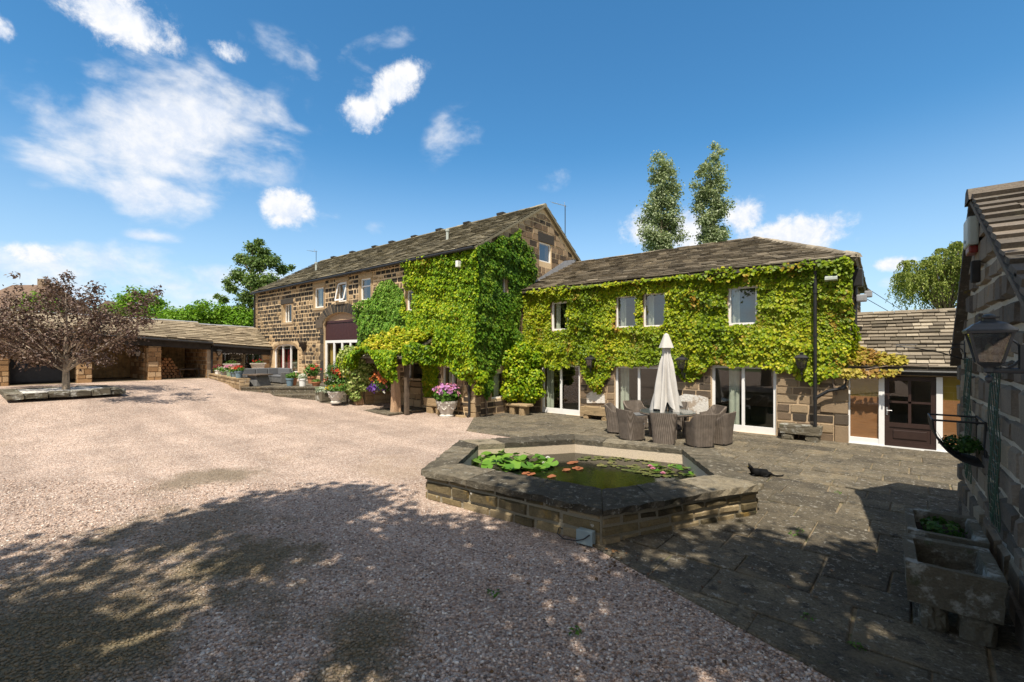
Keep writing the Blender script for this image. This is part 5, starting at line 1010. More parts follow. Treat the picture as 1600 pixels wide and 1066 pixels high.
for k in range(6):
    a, b, c, d = [Vector((*p, 0)) for p in (HO[k], HO[(k + 1) % 6], HI[(k + 1) % 6], HI[k])]; n = 3 if k in (0, 1) else 4; cuts = [0] + sorted(random.uniform(j - .15, j + .15) / n for j in range(1, n)) + [1]
    for s0, s1 in zip(cuts, cuts[1:]):
        e = .004 / (b - a).length; q = [a.lerp(b, s0 + e), a.lerp(b, s1 - e), d.lerp(c, s1 - e), d.lerp(c, s0 + e)]; bm = bmesh.new(); dz = random.uniform(-.008, .008); m_ = 7; rows = 3; gr = {}
        for j in range(m_ + 1):
            for r_ in range(rows + 1):
                for lv in (0, 1):
                    p = q[0].lerp(q[1], j / m_).lerp(q[3].lerp(q[2], j / m_), r_ / rows); wob = random.uniform(-.035, .035) if r_ == 0 and 0 < j < m_ else 0; p = p + (a - d).normalized() * wob
                    gr[j, r_, lv] = bm.verts.new((p.x, p.y, (.5 + dz + random.uniform(-.009, .009) - (.012 if r_ == 0 else 0)) if lv else .402 + random.uniform(-.004, .006)))
        for j in range(m_):
            for r_ in range(rows):
                bm.faces.new([gr[j, r_, 1], gr[j + 1, r_, 1], gr[j + 1, r_ + 1, 1], gr[j, r_ + 1, 1]]); bm.faces.new([gr[j, r_, 0], gr[j, r_ + 1, 0], gr[j + 1, r_ + 1, 0], gr[j + 1, r_, 0]])
            for r_ in (0, rows): f = [gr[j, r_, 0], gr[j + 1, r_, 0], gr[j + 1, r_, 1], gr[j, r_, 1]]; bm.faces.new(f if r_ == 0 else f[::-1])
        for r_ in range(rows):
            for j in (0, m_): f = [gr[j, r_, 0], gr[j, r_, 1], gr[j, r_ + 1, 1], gr[j, r_ + 1, 0]]; bm.faces.new(f if j == 0 else f[::-1])
        bmesh.ops.bevel(bm, geom=[e_ for e_ in bm.edges if len(e_.link_faces) == 2 and e_.calc_face_angle(0) > .9], offset=.016, segments=2, affect='EDGES'); g.bm(bm)
g.build('coping', 'coping_stone', pond)
g = MB()
for k in range(6):
    a, b = HI[k], HI[(k + 1) % 6]; a2, b2 = inset(HI, -.004)[k], inset(HI, -.004)[(k + 1) % 6]; a, b = inset(HI, -.03)[k], inset(HI, -.03)[(k + 1) % 6]; g.hexa([(*a, -.05), (*b, -.05), (*b2, -.05), (*a2, -.05)], [(*a, .404), (*b, .404), (*b2, .404), (*a2, .404)])
g.build('inner_wall', 'pond_render', pond)
WZ = .2; g = MB(); g.prism(inset(HI, -.004), .05, WZ); tag(g.build('water', 'pond_water', pond))
def pads(lst):
    V, F = [], []
    for (x, y, z, r, tx, ty) in lst:
        i = len(V); n = 12; a0 = random.uniform(0, 6.28); V.append((x, y, z - .12 * r))
        for k in range(n + 1): a = a0 + .18 + (6.28 - .36) * k / n; q = (r * math.cos(a), r * math.sin(a)); V.append((x + q[0], y + q[1], z + q[0] * tx + q[1] * ty + random.uniform(-.1, .1) * r))
        F += [(i, i + 1 + k, i + 2 + k) for k in range(n)]
    return np.array(V), np.array(F)
def padset(n, cx, cy, rx, ry, zr, tilt, r=(.07, .13)):
    L = []
    for k in range(n): a, q = random.uniform(0, 6.28), random.random() ** .5; L.append((cx + rx * q * math.cos(a), cy + ry * q * math.sin(a), WZ + .01 + random.uniform(*zr) * (1 - q * .5), random.uniform(*r), random.uniform(-tilt, tilt), random.uniform(-tilt, tilt)))
    return L
def flower(mb, x, y, z, r, n=9):
    for ring_, (el_, rr) in enumerate(((.35, 1), (.9, .8))):
        for k in range(n): a = 6.28 * k / n + ring_ * .3; c, s_ = math.cos(a), math.sin(a); h = rr * r; b_ = Vector((x, y, z)); t_ = b_ + Vector((c * h * math.cos(el_), s_ * h * math.cos(el_), h * math.sin(el_))); m_ = (b_ + t_) / 2; pr = Vector((-s_, c, 0)) * h * .2; mb.quad(b_, m_ - pr, t_, m_ + pr)
lc = onZ(800, 722, .25)
ly = thing('water_lily', 'large clump of raised green lily pads at the left of the pond', 'water lily', (lc.x, lc.y, WZ), 0, 'lilies in the pond')
L = padset(80, lc.x - .1, lc.y + .05, .95, .62, (.0, .2), .45, (.08, .15)); V, F = pads(L); rawmesh('pads', V, F, 'lily_leaf', ly)

for px, py in ((892, 723), (898, 722), (900, 731), (905, 732), (822, 739), (830, 741), (885, 734), (862, 744)): rc = onZ(px, py, WZ + .02); V, F = pads([(*rc, .085, .1, .1)]); rawmesh('red_pad', V, F, 'red_lily_leaf', ly)
g = MB()
for px, py in ((856, 714), (850, 722)): q = onZ(px, py, .3); flower(g, q.x, q.y, .27, .07)
g.build('flower', 'white_flower', ly)
lc = onZ(1048, 733, .22); ly = thing('water_lily', 'small lily with pink bloom at the right of the pond', 'water lily', (lc.x, lc.y, WZ), 0, 'lilies in the pond')
V, F = pads(padset(16, lc.x, lc.y, .5, .3, (0, .1), .3, (.05, .1))); rawmesh('pads', V, F, 'lily_leaf', ly); g = MB()
for px, py in ((1016, 727), (1036, 738), (1020, 731)): q = onZ(px, py, .25); flower(g, q.x, q.y, .22, .07)
g.build('flower', 'pink_flower', ly)
lc = onZ(985, 731, .2); L = padset(105, lc.x + .1, lc.y + .25, 1.35, .62, (0, .004), .02, (.03, .085)); V, F = pads(L); tag(rawmesh('pond_weed', V, F, 'pond_weed'), 'floating olive pond weed across the back of the water', 'pond weed', kind='stuff')
q = onZ(913, 834, .12); jb = thing('junction_box', 'grey plastic junction box at the foot of the pond wall', 'junction box', (q.x, q.y, 0)); q = Vector((-2.98, 5.3, 0)); g = MB(); ub = Vector((HO[1][0] - HO[0][0], HO[1][1] - HO[0][1], 0)).normalized(); ang = math.atan2(ub.y, ub.x)
g.rbox(-.11, .11, -.05, .05, .03, .2, .012); jb.location = onY(916, 835, 5.27); jb.location.z = 0; jb.rotation_euler = (0, 0, ang); g.build('body', 'box_plastic', jb, world=False); g = MB(); g.rbox(-.115, .115, -.062, -.051, .025, .205, .005); g.build('lid', 'box_plastic', jb, world=False)
g = MB(); g.tube([(.08, -.07, .17), (.0, -.075, .1), (-.1, -.08, .06), (-.3, -.06, .03), (-.42, -.02, .06), (-.4, .0, .14), (-.36, .02, .12)], .008, 6); g.build('cable', 'black_iron', jb, world=False)

# ------------------------------------------------------------------ pots and plants
def leafball(par, mat, c, rad, n, size, w=.45): P, N, T, S = plantball(c, rad, n, size); return leaves('foliage', P, N, T, S, mat, par, w, world=False)
def blooms(par, mat, c, rad, n, r, up=.3):
    """many small round flower heads"""
    L = []
    for k in range(n):
        d = unit(RNG.normal(size=(1, 3)))[0]; d[2] = abs(d[2]) * .9 + up * .2; p = np.array(c) + d * np.array(rad) * RNG.uniform(.85, 1.08); m_ = 9; off = RNG.normal(0, r * .45, (m_, 3)); L.append([p + off, d + rnd(m_) * .7, rnd(m_), np.full(m_, r * 1.1) * RNG.uniform(.7, 1.2, m_)])
    if n <= 30:
        for q in L: leaves('flower', *q, mat, par, .5, world=False)
        return
    P, N, T, S = cat_(*L); return leaves('flowers', P, N, T, S, mat, par, .5, world=False)
def soil(par, r, z): g = MB(); g.lathe([(r, z - .02), (r * .98, z), (.01, z + .01)], seg=14); g.build('soil', 'soil', par, world=False)
def pot(lab, loc, h, rt, rb, mat, cat='plant pot', group=None, name='flower_pot', rim=True):
    t = thing(name, lab, cat, loc, random.uniform(0, 6), group); g = MB(); pr = [(rb, 0), (rb + (rt - rb) * .8, h * .8)]
    pr += [(rt * 1.08, h * .8), (rt * 1.1, h)] if rim else [(rt, h)]
    g.lathe(pr + [(rt * .9, h), (rt * .85, h * .86)], seg=18); g.build('pot', mat, t, world=False); soil(t, rt * .87, h * .9); return t
GP = 'pots on the terrace'
def at(px, py, z): return tuple(onZ(px, py, z))
T1 = .96
t = pot('red geranium in a terracotta pot beside the great doorway', (*at(487, 599, T1)[:2], T1), .34, .22, .15, 'terracotta', group=GP); leafball(t, 'pot_leaf', (0, 0, .62), (.36, .36, .3), 420, .1); blooms(t, 'red_flower', (-.08, -.0, .62), (.38, .38, .3), 9, .06)
t = pot('tall terracotta pot of green leaves next to the sofa arm', (*at(459, 602.5, T1)[:2], T1), .36, .15, .1, 'terracotta', group=GP); leafball(t, 'pot_leaf', (0, 0, .45), (.24, .24, .14), 180, .09); blooms(t, 'peach_flower', (.1, 0, .42), (.18, .18, .1), 4, .04)
t = pot('white and terracotta pot of pale flowers at the terrace step', (*at(473, 603.5, T1)[:2], T1), .34, .16, .13, 'white_paint', group=GP); leafball(t, 'silver_leaf', (0, 0, .42), (.2, .2, .12), 140, .08); blooms(t, 'white_flower', (0, 0, .45), (.16, .16, .1), 4, .04)
t = pot('low terracotta bowl of small seedlings beneath the wall basket', (*at(494, 603, T1)[:2], T1), .18, .2, .14, 'terracotta', group=GP); leafball(t, 'pot_leaf', (0, 0, .22), (.2, .2, .08), 110, .06)
t = pot('dark blue pot half hidden beside the sofa arm', (*at(453, 603, T1)[:2], T1), .34, .16, .12, 'blue_pot', group=GP); leafball(t, 'pot_leaf', (0, 0, .42), (.18, .18, .12), 110, .07)
t = pot('small grey pot with one red geranium by the clipped bush', (*at(513, 612, .68)[:2], .69), .3, .15, .11, 'grey_pot', group=GP); leafball(t, 'pot_leaf', (0, 0, .38), (.17, .17, .12), 120, .07); blooms(t, 'red_flower', (0, 0, .5), (.12, .12, .1), 4, .07)
# urns on the lower step
def urn(lab, loc, s=1.0, group=None):
    t = thing('stone_urn', lab, 'urn', loc, 0, group); g = MB(); g.lathe([(.2 * s, 0), (.21 * s, .05 * s), (.17 * s, .09 * s), (.2 * s, .16 * s), (.26 * s, .3 * s), (.29 * s, .4 * s), (.31 * s, .41 * s), (.315 * s, .47 * s), (.27 * s, .47 * s), (.25 * s, .43 * s)], seg=24); b_ = g.build('bowl', 'urn_stone', t, world=False, smooth=False)
    g = MB()
    for k in range(6):
        a = k * 1.047; P = [(.245 * math.cos(a + q * .17), .245 * math.sin(a + q * .17), .33 - .1 * math.cos(q * .8) + (0 if abs(q) < 3 else .03)) for q in range(-3, 4)]; g.tube([tuple(v * s for v in p) for p in P], .022 * s, 6)
        for q in (-3, 3): g.lathe([(.01, -.035), (.03, -.015), (.03, .015), (.01, .035)], tuple(v * s for v in (.285 * math.cos(a + q * .17), .285 * math.sin(a + q * .17), .36)), 8)
    g.build('swag', 'urn_stone', b_, world=False); soil(t, .26 * s, .45 * s); return t
t = urn('carved stone urn with yellow and orange flowers on the lower step', (*at(525, 630, .41)[:2], .41), 1.02, 'carved urns'); leafball(t, 'pot_leaf', (.05, 0, .62), (.4, .4, .16), 300, .09); blooms(t, 'yellow_flower', (-.1, -.1, .6), (.2, .2, .12), 5, .06); blooms(t, 'orange_flower', (.15, .05, .62), (.3, .3, .14), 8, .05)
t = urn('carved stone urn filled with pink hydrangea before the ivy', (*at(698, 652, .04)[:2], .05), 1.3, 'carved urns'); leafball(t, 'pot_leaf', (0, 0, .85), (.5, .5, .3), 800, .12); blooms(t, 'mauve_flower', (0, 0, .92), (.46, .46, .3), 24, .09); blooms(t, 'pink_flower', (0, 0, .9), (.46, .46, .3), 18, .09)
t = thing('stone_planter', 'square stone planter of silver leaves left of the step urn', 'planter', (*at(504, 627, .41)[:2], .41)); g = MB(); g.rbox(-.26, .26, -.2, .2, 0, .42, .03, jit=.004); g.build('box', 'trough_stone', t, world=False); leafball(t, 'silver_leaf', (0, 0, .46), (.3, .24, .16), 190, .12)
t = thing('clipped_bush', 'small rounded clipped green bush before the great doorway', 'bush', (*at(529, 612, .68)[:2], .68)); leafball(t, 'box_leaf', (0, 0, .75), (.62, .62, .66), 2600, .06); g = MB(); g.tube([(0, 0, 0), (0, 0, .6)], [.04, .02], 6); g.build('stem', 'bark', t, world=False)
t = pot('large bush of orange and red begonias standing on the lower step', (*at(540, 622, .41)[:2], .41), .4, .24, .18, 'grey_pot'); leafball(t, 'pot_leaf', (0, 0, .85), (.55, .55, .5), 900, .12); blooms(t, 'orange_flower', (0, -.05, .95), (.58, .58, .55), 26, .1); blooms(t, 'red_flower', (.1, 0, 1.05), (.54, .54, .5), 16, .1); blooms(t, 'dark_red_flower', (.1, 0, .7), (.5, .5, .4), 9, .07)
# pots along the low wall
lw = thing('low_wall', 'low rough stone wall carrying flower pots at the terrace edge', 'wall', (-24.5, 8.8, 1.0)); fw_l = Frame((-28.2, 9.28, 0), (6.55, -1.02, 0), (-.155, -.988, 0)); Lw = 6.62
g = MB(); shell(g, fw_l, 0, Lw, .7, 1.26, (), .4); w__ = g.build('wall', 'gable_mortar', lw); g = MB(); stones(g, fw_l, 0, Lw, .85, 1.26, h=(.12, .24), w=(.25, .55), proud=(.02, .05)); stones(g, Frame(fw_l(Lw, 0), (.155, .988, 0), (.988, -.155, 0)), 0, .4, .85, 1.26, h=(.12, .24), w=(.2, .4)); g.build('stonework', 'tan_stone', w__)
g = MB(); n = 8
for k in range(n): a, b = Lw * k / n, Lw * (k + 1) / n; g.hexa([fw_l(a + .01, 1.262, .05), fw_l(b - .01, 1.262, .05), fw_l(b - .01, 1.262, -.44), fw_l(a + .01, 1.262, -.44)], [fw_l(a + .01, 1.31, .05), fw_l(b - .01, 1.315, .05), fw_l(b - .01, 1.31, -.44), fw_l(a + .01, 1.31, -.44)])
g.build('coping', 'house_trough_stone', w__)
for u, lab, pm, fl, h in ((1.2, 'white pot with dark purple foliage at the left end of the low wall', 'white_paint', 'dark_red_flower', .26), (2.6, 'grey pot of white flowers on the low wall', 'grey_pot', 'white_flower', .24), (3.9, 'pale green pot of pink flowers on the low wall', 'green_pot', 'pink_flower', .36), (4.7, 'light blue pot of peach flowers on the low wall', 'blue_pot', 'peach_flower', .28), (5.7, 'blue pot of bright red geraniums at the right end of the low wall', 'blue_pot', 'red_flower', .36)):
    t = pot(lab, tuple(fw_l(u, 1.314, -.2)), h * .85, .17, .13, pm, group='pots on the low wall'); h *= .85; leafball(t, 'pot_leaf', (0, 0, h + .06), (.22, .22, .12), 160, .08); blooms(t, fl, (0, 0, h + .1), (.22, .22, .14), 11, .05)
for y, lab in ((10.35, 'cream stone window box at the left of the garden room sill'), (11.75, 'cream stone window box with red flowers at the right of the garden room sill')):
    t = thing('window_box', lab, 'planter', (SX + .22, y, 1.5), 0, 'window boxes on the garden room sill'); g = MB(); g.frustum(0, 0, 0, .26, .1, .28, .13, .36); g.frustum(0, 0, .261, .32, .16, .4, .16, .4); g.build('box', 'urn_stone', t, world=False); leafball(t, 'pot_leaf', (0, 0, .38), (.12, .32, .12), 90, .07)
    if y > 11: blooms(t, 'red_flower', (0, 0, .42), (.1, .3, .12), 5, .05)
    sb = None
g = MB(); block(g, fs, 9.95, 12.12, 1.38, 1.437, 1.437, .42)
g.build('sill_shelf', 'pillar_stone', sh2)
# hanging basket in the porch, wall basket, plants inside
q = onZ(593, 602, 1.3); q = atD(599, 599, 18.0); t = thing('hanging_basket', 'hanging basket of orange, yellow and purple flowers under the porch beam', 'hanging basket', tuple(q)); g = MB(); g.lathe([(.05, -.34), (.2, -.25), (.28, -.1), (.3, 0)], seg=14); g.build('basket', 'old_timber', t, world=False)
g = MB()
for k in range(3): a = k * 2.09; g.tube([(.28 * math.cos(a), .28 * math.sin(a), 0), (0, 0, .72)], .008, 4)
g.tube([(0, 0, .72), (0, 0, 2.22 - q.z + .05)], .008, 4); g.build('chain', 'black_iron', t, world=False); leafball(t, 'pot_leaf', (0, 0, -.02), (.4, .4, .3), 500, .09); blooms(t, 'orange_flower', (0, 0, .1), (.46, .46, .32), 22, .085); blooms(t, 'yellow_flower', (.1, 0, .1), (.4, .4, .3), 5, .08); blooms(t, 'purple_flower', (-.14, -.05, -.25), (.42, .44, .3), 26, .085); blooms(t, 'white_flower', (.1, 0, -.35), (.34, .34, .16), 8, .04); blooms(t, 'pink_flower', (0, 0, -.2), (.42, .42, .26), 7, .05)
q = onY(477, 540, BY); t = thing('wall_basket', 'empty dark conical wall basket left of the great doorway', 'wall basket', (q.x, BY - .05, q.z)); g = MB()
for k in range(9): a = math.pi * k / 8; g.tube([(.3 * math.cos(a), -.3 * math.sin(a) - .02, .22), (.16 * math.cos(a), -.16 * math.sin(a) - .02, -.1), (0, -.03, -.36)], .01, 4)
g.tube([(.3 * math.cos(math.pi * k / 12), -.3 * math.sin(math.pi * k / 12) - .02, .22) for k in range(13)], .014, 5); g.build('wire', 'black_iron', t, world=False); g = MB(); g.lathe([(.02, -.33), (.14, -.1), (.26, .18), (.24, .19)], (0, -.02, 0), 14); o = g.build('liner', 'old_timber', t, world=False)
for v in o.data.vertices: v.co.y = min(v.co.y, -.02)
t = thing('house_plant', 'pale leafed house plant standing inside the arched window', 'plant', (aw[0] + 1.9, BY + .45, awb + .02)); g = MB(); g.lathe([(.09, 0), (.13, .22), (.11, .22)], seg=12); g.build('pot', 'white_paint', t, world=False); leafball(t, 'silver_leaf', (0, 0, .45), (.22, .2, .26), 120, .14)

# ------------------------------------------------------------------ stone troughs
def trough(lab, fr_, L, Wd, H, z0, mat, legs, name='stone_trough', group='stone troughs', planted=None, wall=.09, legh=None):
    """fr_ = (x, y, rot): near left corner; open stone basin on rough stones"""
    t = thing(name, lab, 'trough', (fr_[0], fr_[1], 0), fr_[2], group); g = MB(); zt = z0 + H
    o_ = [(0, 0), (L, 0), (L, Wd), (0, Wd)]; i_ = [(wall, wall), (L - wall, wall), (L - wall, Wd - wall), (wall, Wd - wall)]; b_ = [(wall * 1.4, wall * 1.4), (L - wall * 1.4, wall * 1.4), (L - wall * 1.4, Wd - wall * 1.4), (wall * 1.4, Wd - wall * 1.4)]
    bm = bmesh.new(); R0 = [bm.verts.new((x + (.02 if x == 0 else -.02), y + (.02 if y == 0 else -.02), z0)) for x, y in o_]; R1 = [bm.verts.new((x, y, zt)) for x, y in o_]; R2 = [bm.verts.new((x, y, zt - .006)) for x, y in i_]; R3 = [bm.verts.new((x, y, z0 + H * .35)) for x, y in b_]
    for A_, B_ in ((R0, R1), (R1, R2), (R2, R3)):
        for k in range(4): bm.faces.new([A_[k], A_[(k + 1) % 4], B_[(k + 1) % 4], B_[k]])
    bm.faces.new(R0[::-1]); bm.faces.new(R3); bmesh.ops.bevel(bm, geom=[e for e in bm.edges if e.calc_face_angle(0) > .5], offset=.022, segments=3, affect='EDGES'); bmesh.ops.subdivide_edges(bm, edges=[e for e in bm.edges if e.calc_length() > .2], cuts=4, use_grid_fill=True); g.bm(bm, .005); g.build('basin', mat, t, world=False)
    for (x, y, w_, d_) in legs: g = MB(); g.rbox(x, x + w_, y, y + d_, -.02 if legh is None else legh, z0 + .003, min(.085, z0 * .42), 4, jit=.01); g.build('support_stone', mat, t, world=False)
    if planted: g = MB(); g.box(wall * 1.3, L - wall * 1.3, wall * 1.3, Wd - wall * 1.3, zt - H * .5, zt - H * .38); g.build('soil', 'soil', t, world=False); leafball(t, planted, (L / 2, Wd / 2, zt - .05), (L * .34, Wd * .3, .07), 170, .05)
    return t
trough('large lichened stone trough nearest the camera, empty, on rounded stones', (.155, 5.5, 0), .64, .85, .36, .24, 'trough_stone', [(.1, .03, .19, .2), (.36, .02, .24, .24), (.1, .6, .2, .2), (.38, .6, .2, .2)], wall=.085)
trough('mossy stone trough planted with ferns behind the largest one', (.2, 6.47, 0), .62, .95, .36, .25, 'trough_stone', [(.08, .05, .2, .2), (.36, .05, .2, .2), (.1, .7, .2, .2), (.36, .7, .2, .2)], planted='box_leaf', wall=.08)
a = onZ(652, 641, .06); b = onZ(685, 643, .06)
t = trough('weathered stone trough with grasses left of the hydrangea urn', (-14.05, 12.02, 0), 1.02, .42, .3, .38, 'house_trough_stone', [(.08, .04, .36, .34), (.62, .04, .3, .34)], planted='box_leaf', legh=.02)
trough('shallow stone trough on two blocks beneath the wall lantern by the first patio door', (onY(906, 645, 14.95).x, 14.95, 0), onY(950, 645, 14.95).x - onY(906, 645, 14.95).x, .42, .28, .18, 'house_trough_stone', [(.1, .04, .22, .32), (.85, .04, .22, .32)])
trough('long low grey stone trough beside the downpipe', (onY(1217, 680, 14.95).x, 14.95, 0), 1.0, .42, .24, .2, 'trough_stone', [(.05, .04, .3, .32), (.62, .04, .34, .32)])
q = onZ(812, 646, .02); t = thing('stone_bench', 'flat slab stone bench in the corner under the ivy shrub', 'bench', (-11.1, 14.3, 0), 0); g = MB(); g.rbox(-.55, .55, -.22, .22, .36, .46, .03, jit=.008); g.build('slab', 'house_trough_stone', t, world=False)
for x in (-.34, .14): g = MB(); g.rbox(x, x + .24, -.18, .18, 0, .362, .03, jit=.01); g.build('support_stone', 'house_trough_stone', t, world=False)
g = MB()
for k in range(5): x = random.uniform(-13.0, -12.2); g.rbox(x - .2, x + .15, 12.2, 12.45, .02, random.uniform(.08, .14), .03, jit=.01)
tag(g.build('loose_stones', 'tan_stone'), 'loose pieces of flat stone lying along the barn foot', 'stones')

# ------------------------------------------------------------------ lanterns and wall furniture
def lantern(lab, loc, s, rz, mat, glass='lantern_glass', group=None, arm='up'):
    """tapered four sided lantern; local -Y looks away from the wall; origin at the wall"""
    t = thing('wall_lantern', lab, 'lantern', loc, rz, group); out = .3 * s if arm == 'up' else .44
    g = MB(); y = -out; H = .3 * s; a0, a1 = .085 * s, .15 * s
    for sx_ in (-1, 1):
        for sy_ in (-1, 1): g.hexa([(sx_ * a0 - .011 * s, y + sy_ * a0 - .011 * s, 0), (sx_ * a0 + .011 * s, y + sy_ * a0 - .011 * s, 0), (sx_ * a0 + .011 * s, y + sy_ * a0 + .011 * s, 0), (sx_ * a0 - .011 * s, y + sy_ * a0 + .011 * s, 0)], [(sx_ * a1 - .011 * s, y + sy_ * a1 - .011 * s, H), (sx_ * a1 + .011 * s, y + sy_ * a1 - .011 * s, H), (sx_ * a1 + .011 * s, y + sy_ * a1 + .011 * s, H), (sx_ * a1 - .011 * s, y + sy_ * a1 + .011 * s, H)])
    g.frustum(0, y, -.03 * s, .006 * s, .06 * s, .06 * s, .1 * s, .1 * s); g.frustum(0, y, H, H + .022 * s, .172 * s, .172 * s, .178 * s, .178 * s); f = g.build('frame', mat, t, world=False)
    g = MB(); g.frustum(0, y, .008 * s, H - .002, a0, a0, a1, a1); g.build('glass', glass, f, world=False)
    g = MB(); pr = [(.182, .022), (.178, .036), (.15, .06), (.115, .095), (.075, .115), (.062, .125)]
    for (r0, z0), (r1, z1) in zip(pr, pr[1:]): g.frustum(0, y, H + z0 * s, H + z1 * s, r0 * s, r0 * s, r1 * s, r1 * s)
    g.frustum(0, y, H + .125 * s, H + .15 * s, .045 * s, .045 * s, .04 * s, .04 * s); g.frustum(0, y, H + .15 * s, H + .165 * s, .065 * s, .065 * s, .07 * s, .07 * s); g.lathe([(.05 * s, 0), (.045 * s, .02 * s), (.012 * s, .03 * s)], (0, y, H + .165 * s), 10); g.build('roof', mat, t, world=False)
    g = MB(); g.lathe([(.03 * s, .08 * s), (.03 * s, .02 * s), (.022 * s, .0)], (0, y, .01), 10); g.lathe([(.012 * s, .08 * s), (.03 * s, .11 * s), (.028 * s, .16 * s), (.01 * s, .18 * s)], (0, y, .01), 10); g.build('bulb', 'lamp_shade', t, world=False)
    g = MB(); g.lathe([(.008 * s, -.2 * s), (.03 * s, -.17 * s), (.03 * s, -.14 * s), (.014 * s, -.12 * s), (.014 * s, -.1 * s), (.045 * s, -.085 * s), (.045 * s, -.05 * s), (.06 * s, -.03 * s)], (0, y, 0), 12)
    if arm == 'up': g.tube([(0, y, -.1 * s), (0, y, -.2 * s), (0, y * .6, -.3 * s), (0, -.02, -.26 * s)], .016 * s, 7); g.rbox(-.04 * s, .04 * s, -.03, 0, -.36 * s, -.16 * s, .008)
    else:
        g.tube([(0, y, -.07 * s), (0, 0, -.07 * s)], .016, 8); g.tube([(0, y + .13, H * .62), (0, 0, H * .62)], .009, 6); g.tube([(0, y + .13, H * .62), (0, y + .13, -.07 * s)], .014, 6); g.rbox(-.03, .03, -.025, 0, -.2, H, .006)
        g.tube([(0, y + .06 + .07 * math.sin(k * .42), .06 + .085 * math.cos(k * .42)) for k in range(-1, 9)], .007, 6)
    g.build('bracket', 'black_iron' if mat == 'black_iron' else mat, t, world=False); return t
GL = 'lanterns along the wing wall'
for px, py, lab in ((925, 571, 'black wall lantern between the first and second patio doors'), (1067.5, 573, 'black wall lantern to the right of the folded parasol'), (1253.5, 572, 'black wall lantern beside the downpipe, right of the last patio door')):
    q = onY(px, py, WY - .28); lantern(lab, (q.x, WY - .12, q.z - .06), .9, 0, 'dark_lantern', group=GL)
lantern('big blue grey lantern on an iron arm, close up at the right edge', (OX - .03, 3.84, 2.43), .58, R(-90), 'grey_lantern', arm='side')
q = onX(341, 550, SX); t = lantern('small black lantern on the pier left of the garden room', (SX + .04, 9.72, 2.28), .75, R(90), 'dark_lantern'); t = lantern('small dark lantern inside the shed on the partition wall', (SX - .6, 6.62, 2.25), .75, 0, 'black_iron')
# hay rack
t = thing('hay_rack', 'black iron hay rack planter with dead plants on the outbuilding wall', 'wall planter', (OX - .04, 7.8, 1.18), 0); g = MB(); y0, y1, dep, hh = -.33, .33, .45, .5
prof = [(-dep * math.sin(a), hh - hh * (1 - math.cos(math.pi / 2 - a)) if False else hh * (1 - math.cos(a))) for a in [math.pi / 2 * k / 8 for k in range(9)]]
prof = [(-dep * math.sin(a) , hh * (1 - math.cos(a))) for a in [math.pi / 2 * k / 8 for k in range(9)]]
for k in range(8): y = y0 + (y1 - y0) * k / 7; g.tube([(x, y, z) for x, z in prof], .011, 5)
for (x, z) in ((prof[-1]), (prof[5]), (prof[3])): g.tube([(x, y0, z), (x, y1, z)], .012, 5)
for y in (y0, y1): g.tube([(-dep, y, hh), (0, y, hh)], .012, 5); g.tube([(0, y, 0), (0, y, hh + .02)], .016, 5)
g.tube([(0, y0, hh), (0, y1, hh)], .012, 5); g.build('rack', 'black_iron', t, world=False); P, N, T, S = plantball((-.17, 0, .2), (.2, .28, .09), 420, .05); leaves('dead_plants', P, N, T, S, 'box_leaf', t, .3, world=False)
g = MB(); i = 0
for (xa, za), (xb, zb) in zip(prof[:6], prof[1:7]): g.quad((xa * .93, y0, za + .012), (xb * .93, y0, zb + .012), (xb * .93, y1, zb + .012), (xa * .93, y1, za + .012))
g.build('liner', 'soil', t, world=False)
for ya, yb, za, zb, lab in ((6.45, 6.98, .75, 2.3, 'green wire plant mesh on the outbuilding wall, nearer strip below the lantern'), (8.32, 8.9, .8, 2.4, 'green wire plant mesh on the outbuilding wall, farther strip behind the hay rack')):
    g = MB(); x = OX - .075; n = 7
    for k in range(n + 1): y = ya + (yb - ya) * k / n; g.tube([(x + .008 * math.sin(z * 9 + k), y + .012 * math.sin(z * 7 + k), z) for z in [za + (zb - za) * j / 14 for j in range(15)]], .0045, 4)
    m_ = int((zb - za) / .07)
    for j in range(m_): z = za + (zb - za) * j / (m_ - 1); g.tube([(x + .006 * math.sin(k + j), ya + (yb - ya) * k / 5, z + .012 * math.sin(k * 2 + j)) for k in range(6)], .0045, 4)
    tag(g.build('wire_mesh', 'green_wire'), lab, 'trellis', 'wire meshes on the outbuilding')
g = MB(); y, z = 9.1, 2.58; L = .8; g.tube([(OX - .05, y, z + .02), (OX - L, y, z + .02)], .009, 6); g.tube([(OX - .05, y, z - .2), (OX - .3, y, z - .1), (OX - .6, y, z - .03), (OX - L, y, z)], .009, 6); g.tube([(OX - .05, y, z + .06), (OX - .05, y, z - .25)], .014, 6)
g.tube([(OX - L + .05 + .05 * math.cos(k * .5), y, z - .05 + .05 * math.sin(k * .5)) for k in range(11)], .007, 5); g.tube([(OX - .14 + .07 * math.cos(k * .5), y, z - .09 + .07 * math.sin(k * .5)) for k in range(11)], .007, 5); tag(g.build('scroll_bracket', 'black_iron'), 'thin scrolled iron basket bracket at the far corner of the outbuilding', 'bracket')
ab = thing('alarm_box', 'pale alarm box with a red base under the outbuilding gable', 'alarm', (OX - .05, 8.05, 3.72)); g = MB(); g.rbox(-.1, 0, -.2, .2, .07, .42, .025); g.build('cover', 'alarm_white', ab, world=False); g = MB(); g.rbox(-.085, 0, -.15, .15, -.02, .07, .02); g.build('strobe', 'alarm_red', ab, world=False); g = MB(); g.tube([(-.102, .0, .14), (-.107, .0, .14)], .018, 10); g.build('bolt', 'black_iron', ab, world=False)
g = MB(); g.rbox(OX - .13, OX - .05, 7.72, 7.84, 3.32, 3.58, .02); tag(g.build('security_sensor', 'dark_board'), 'small dark sensor box below the alarm on the gable', 'sensor')
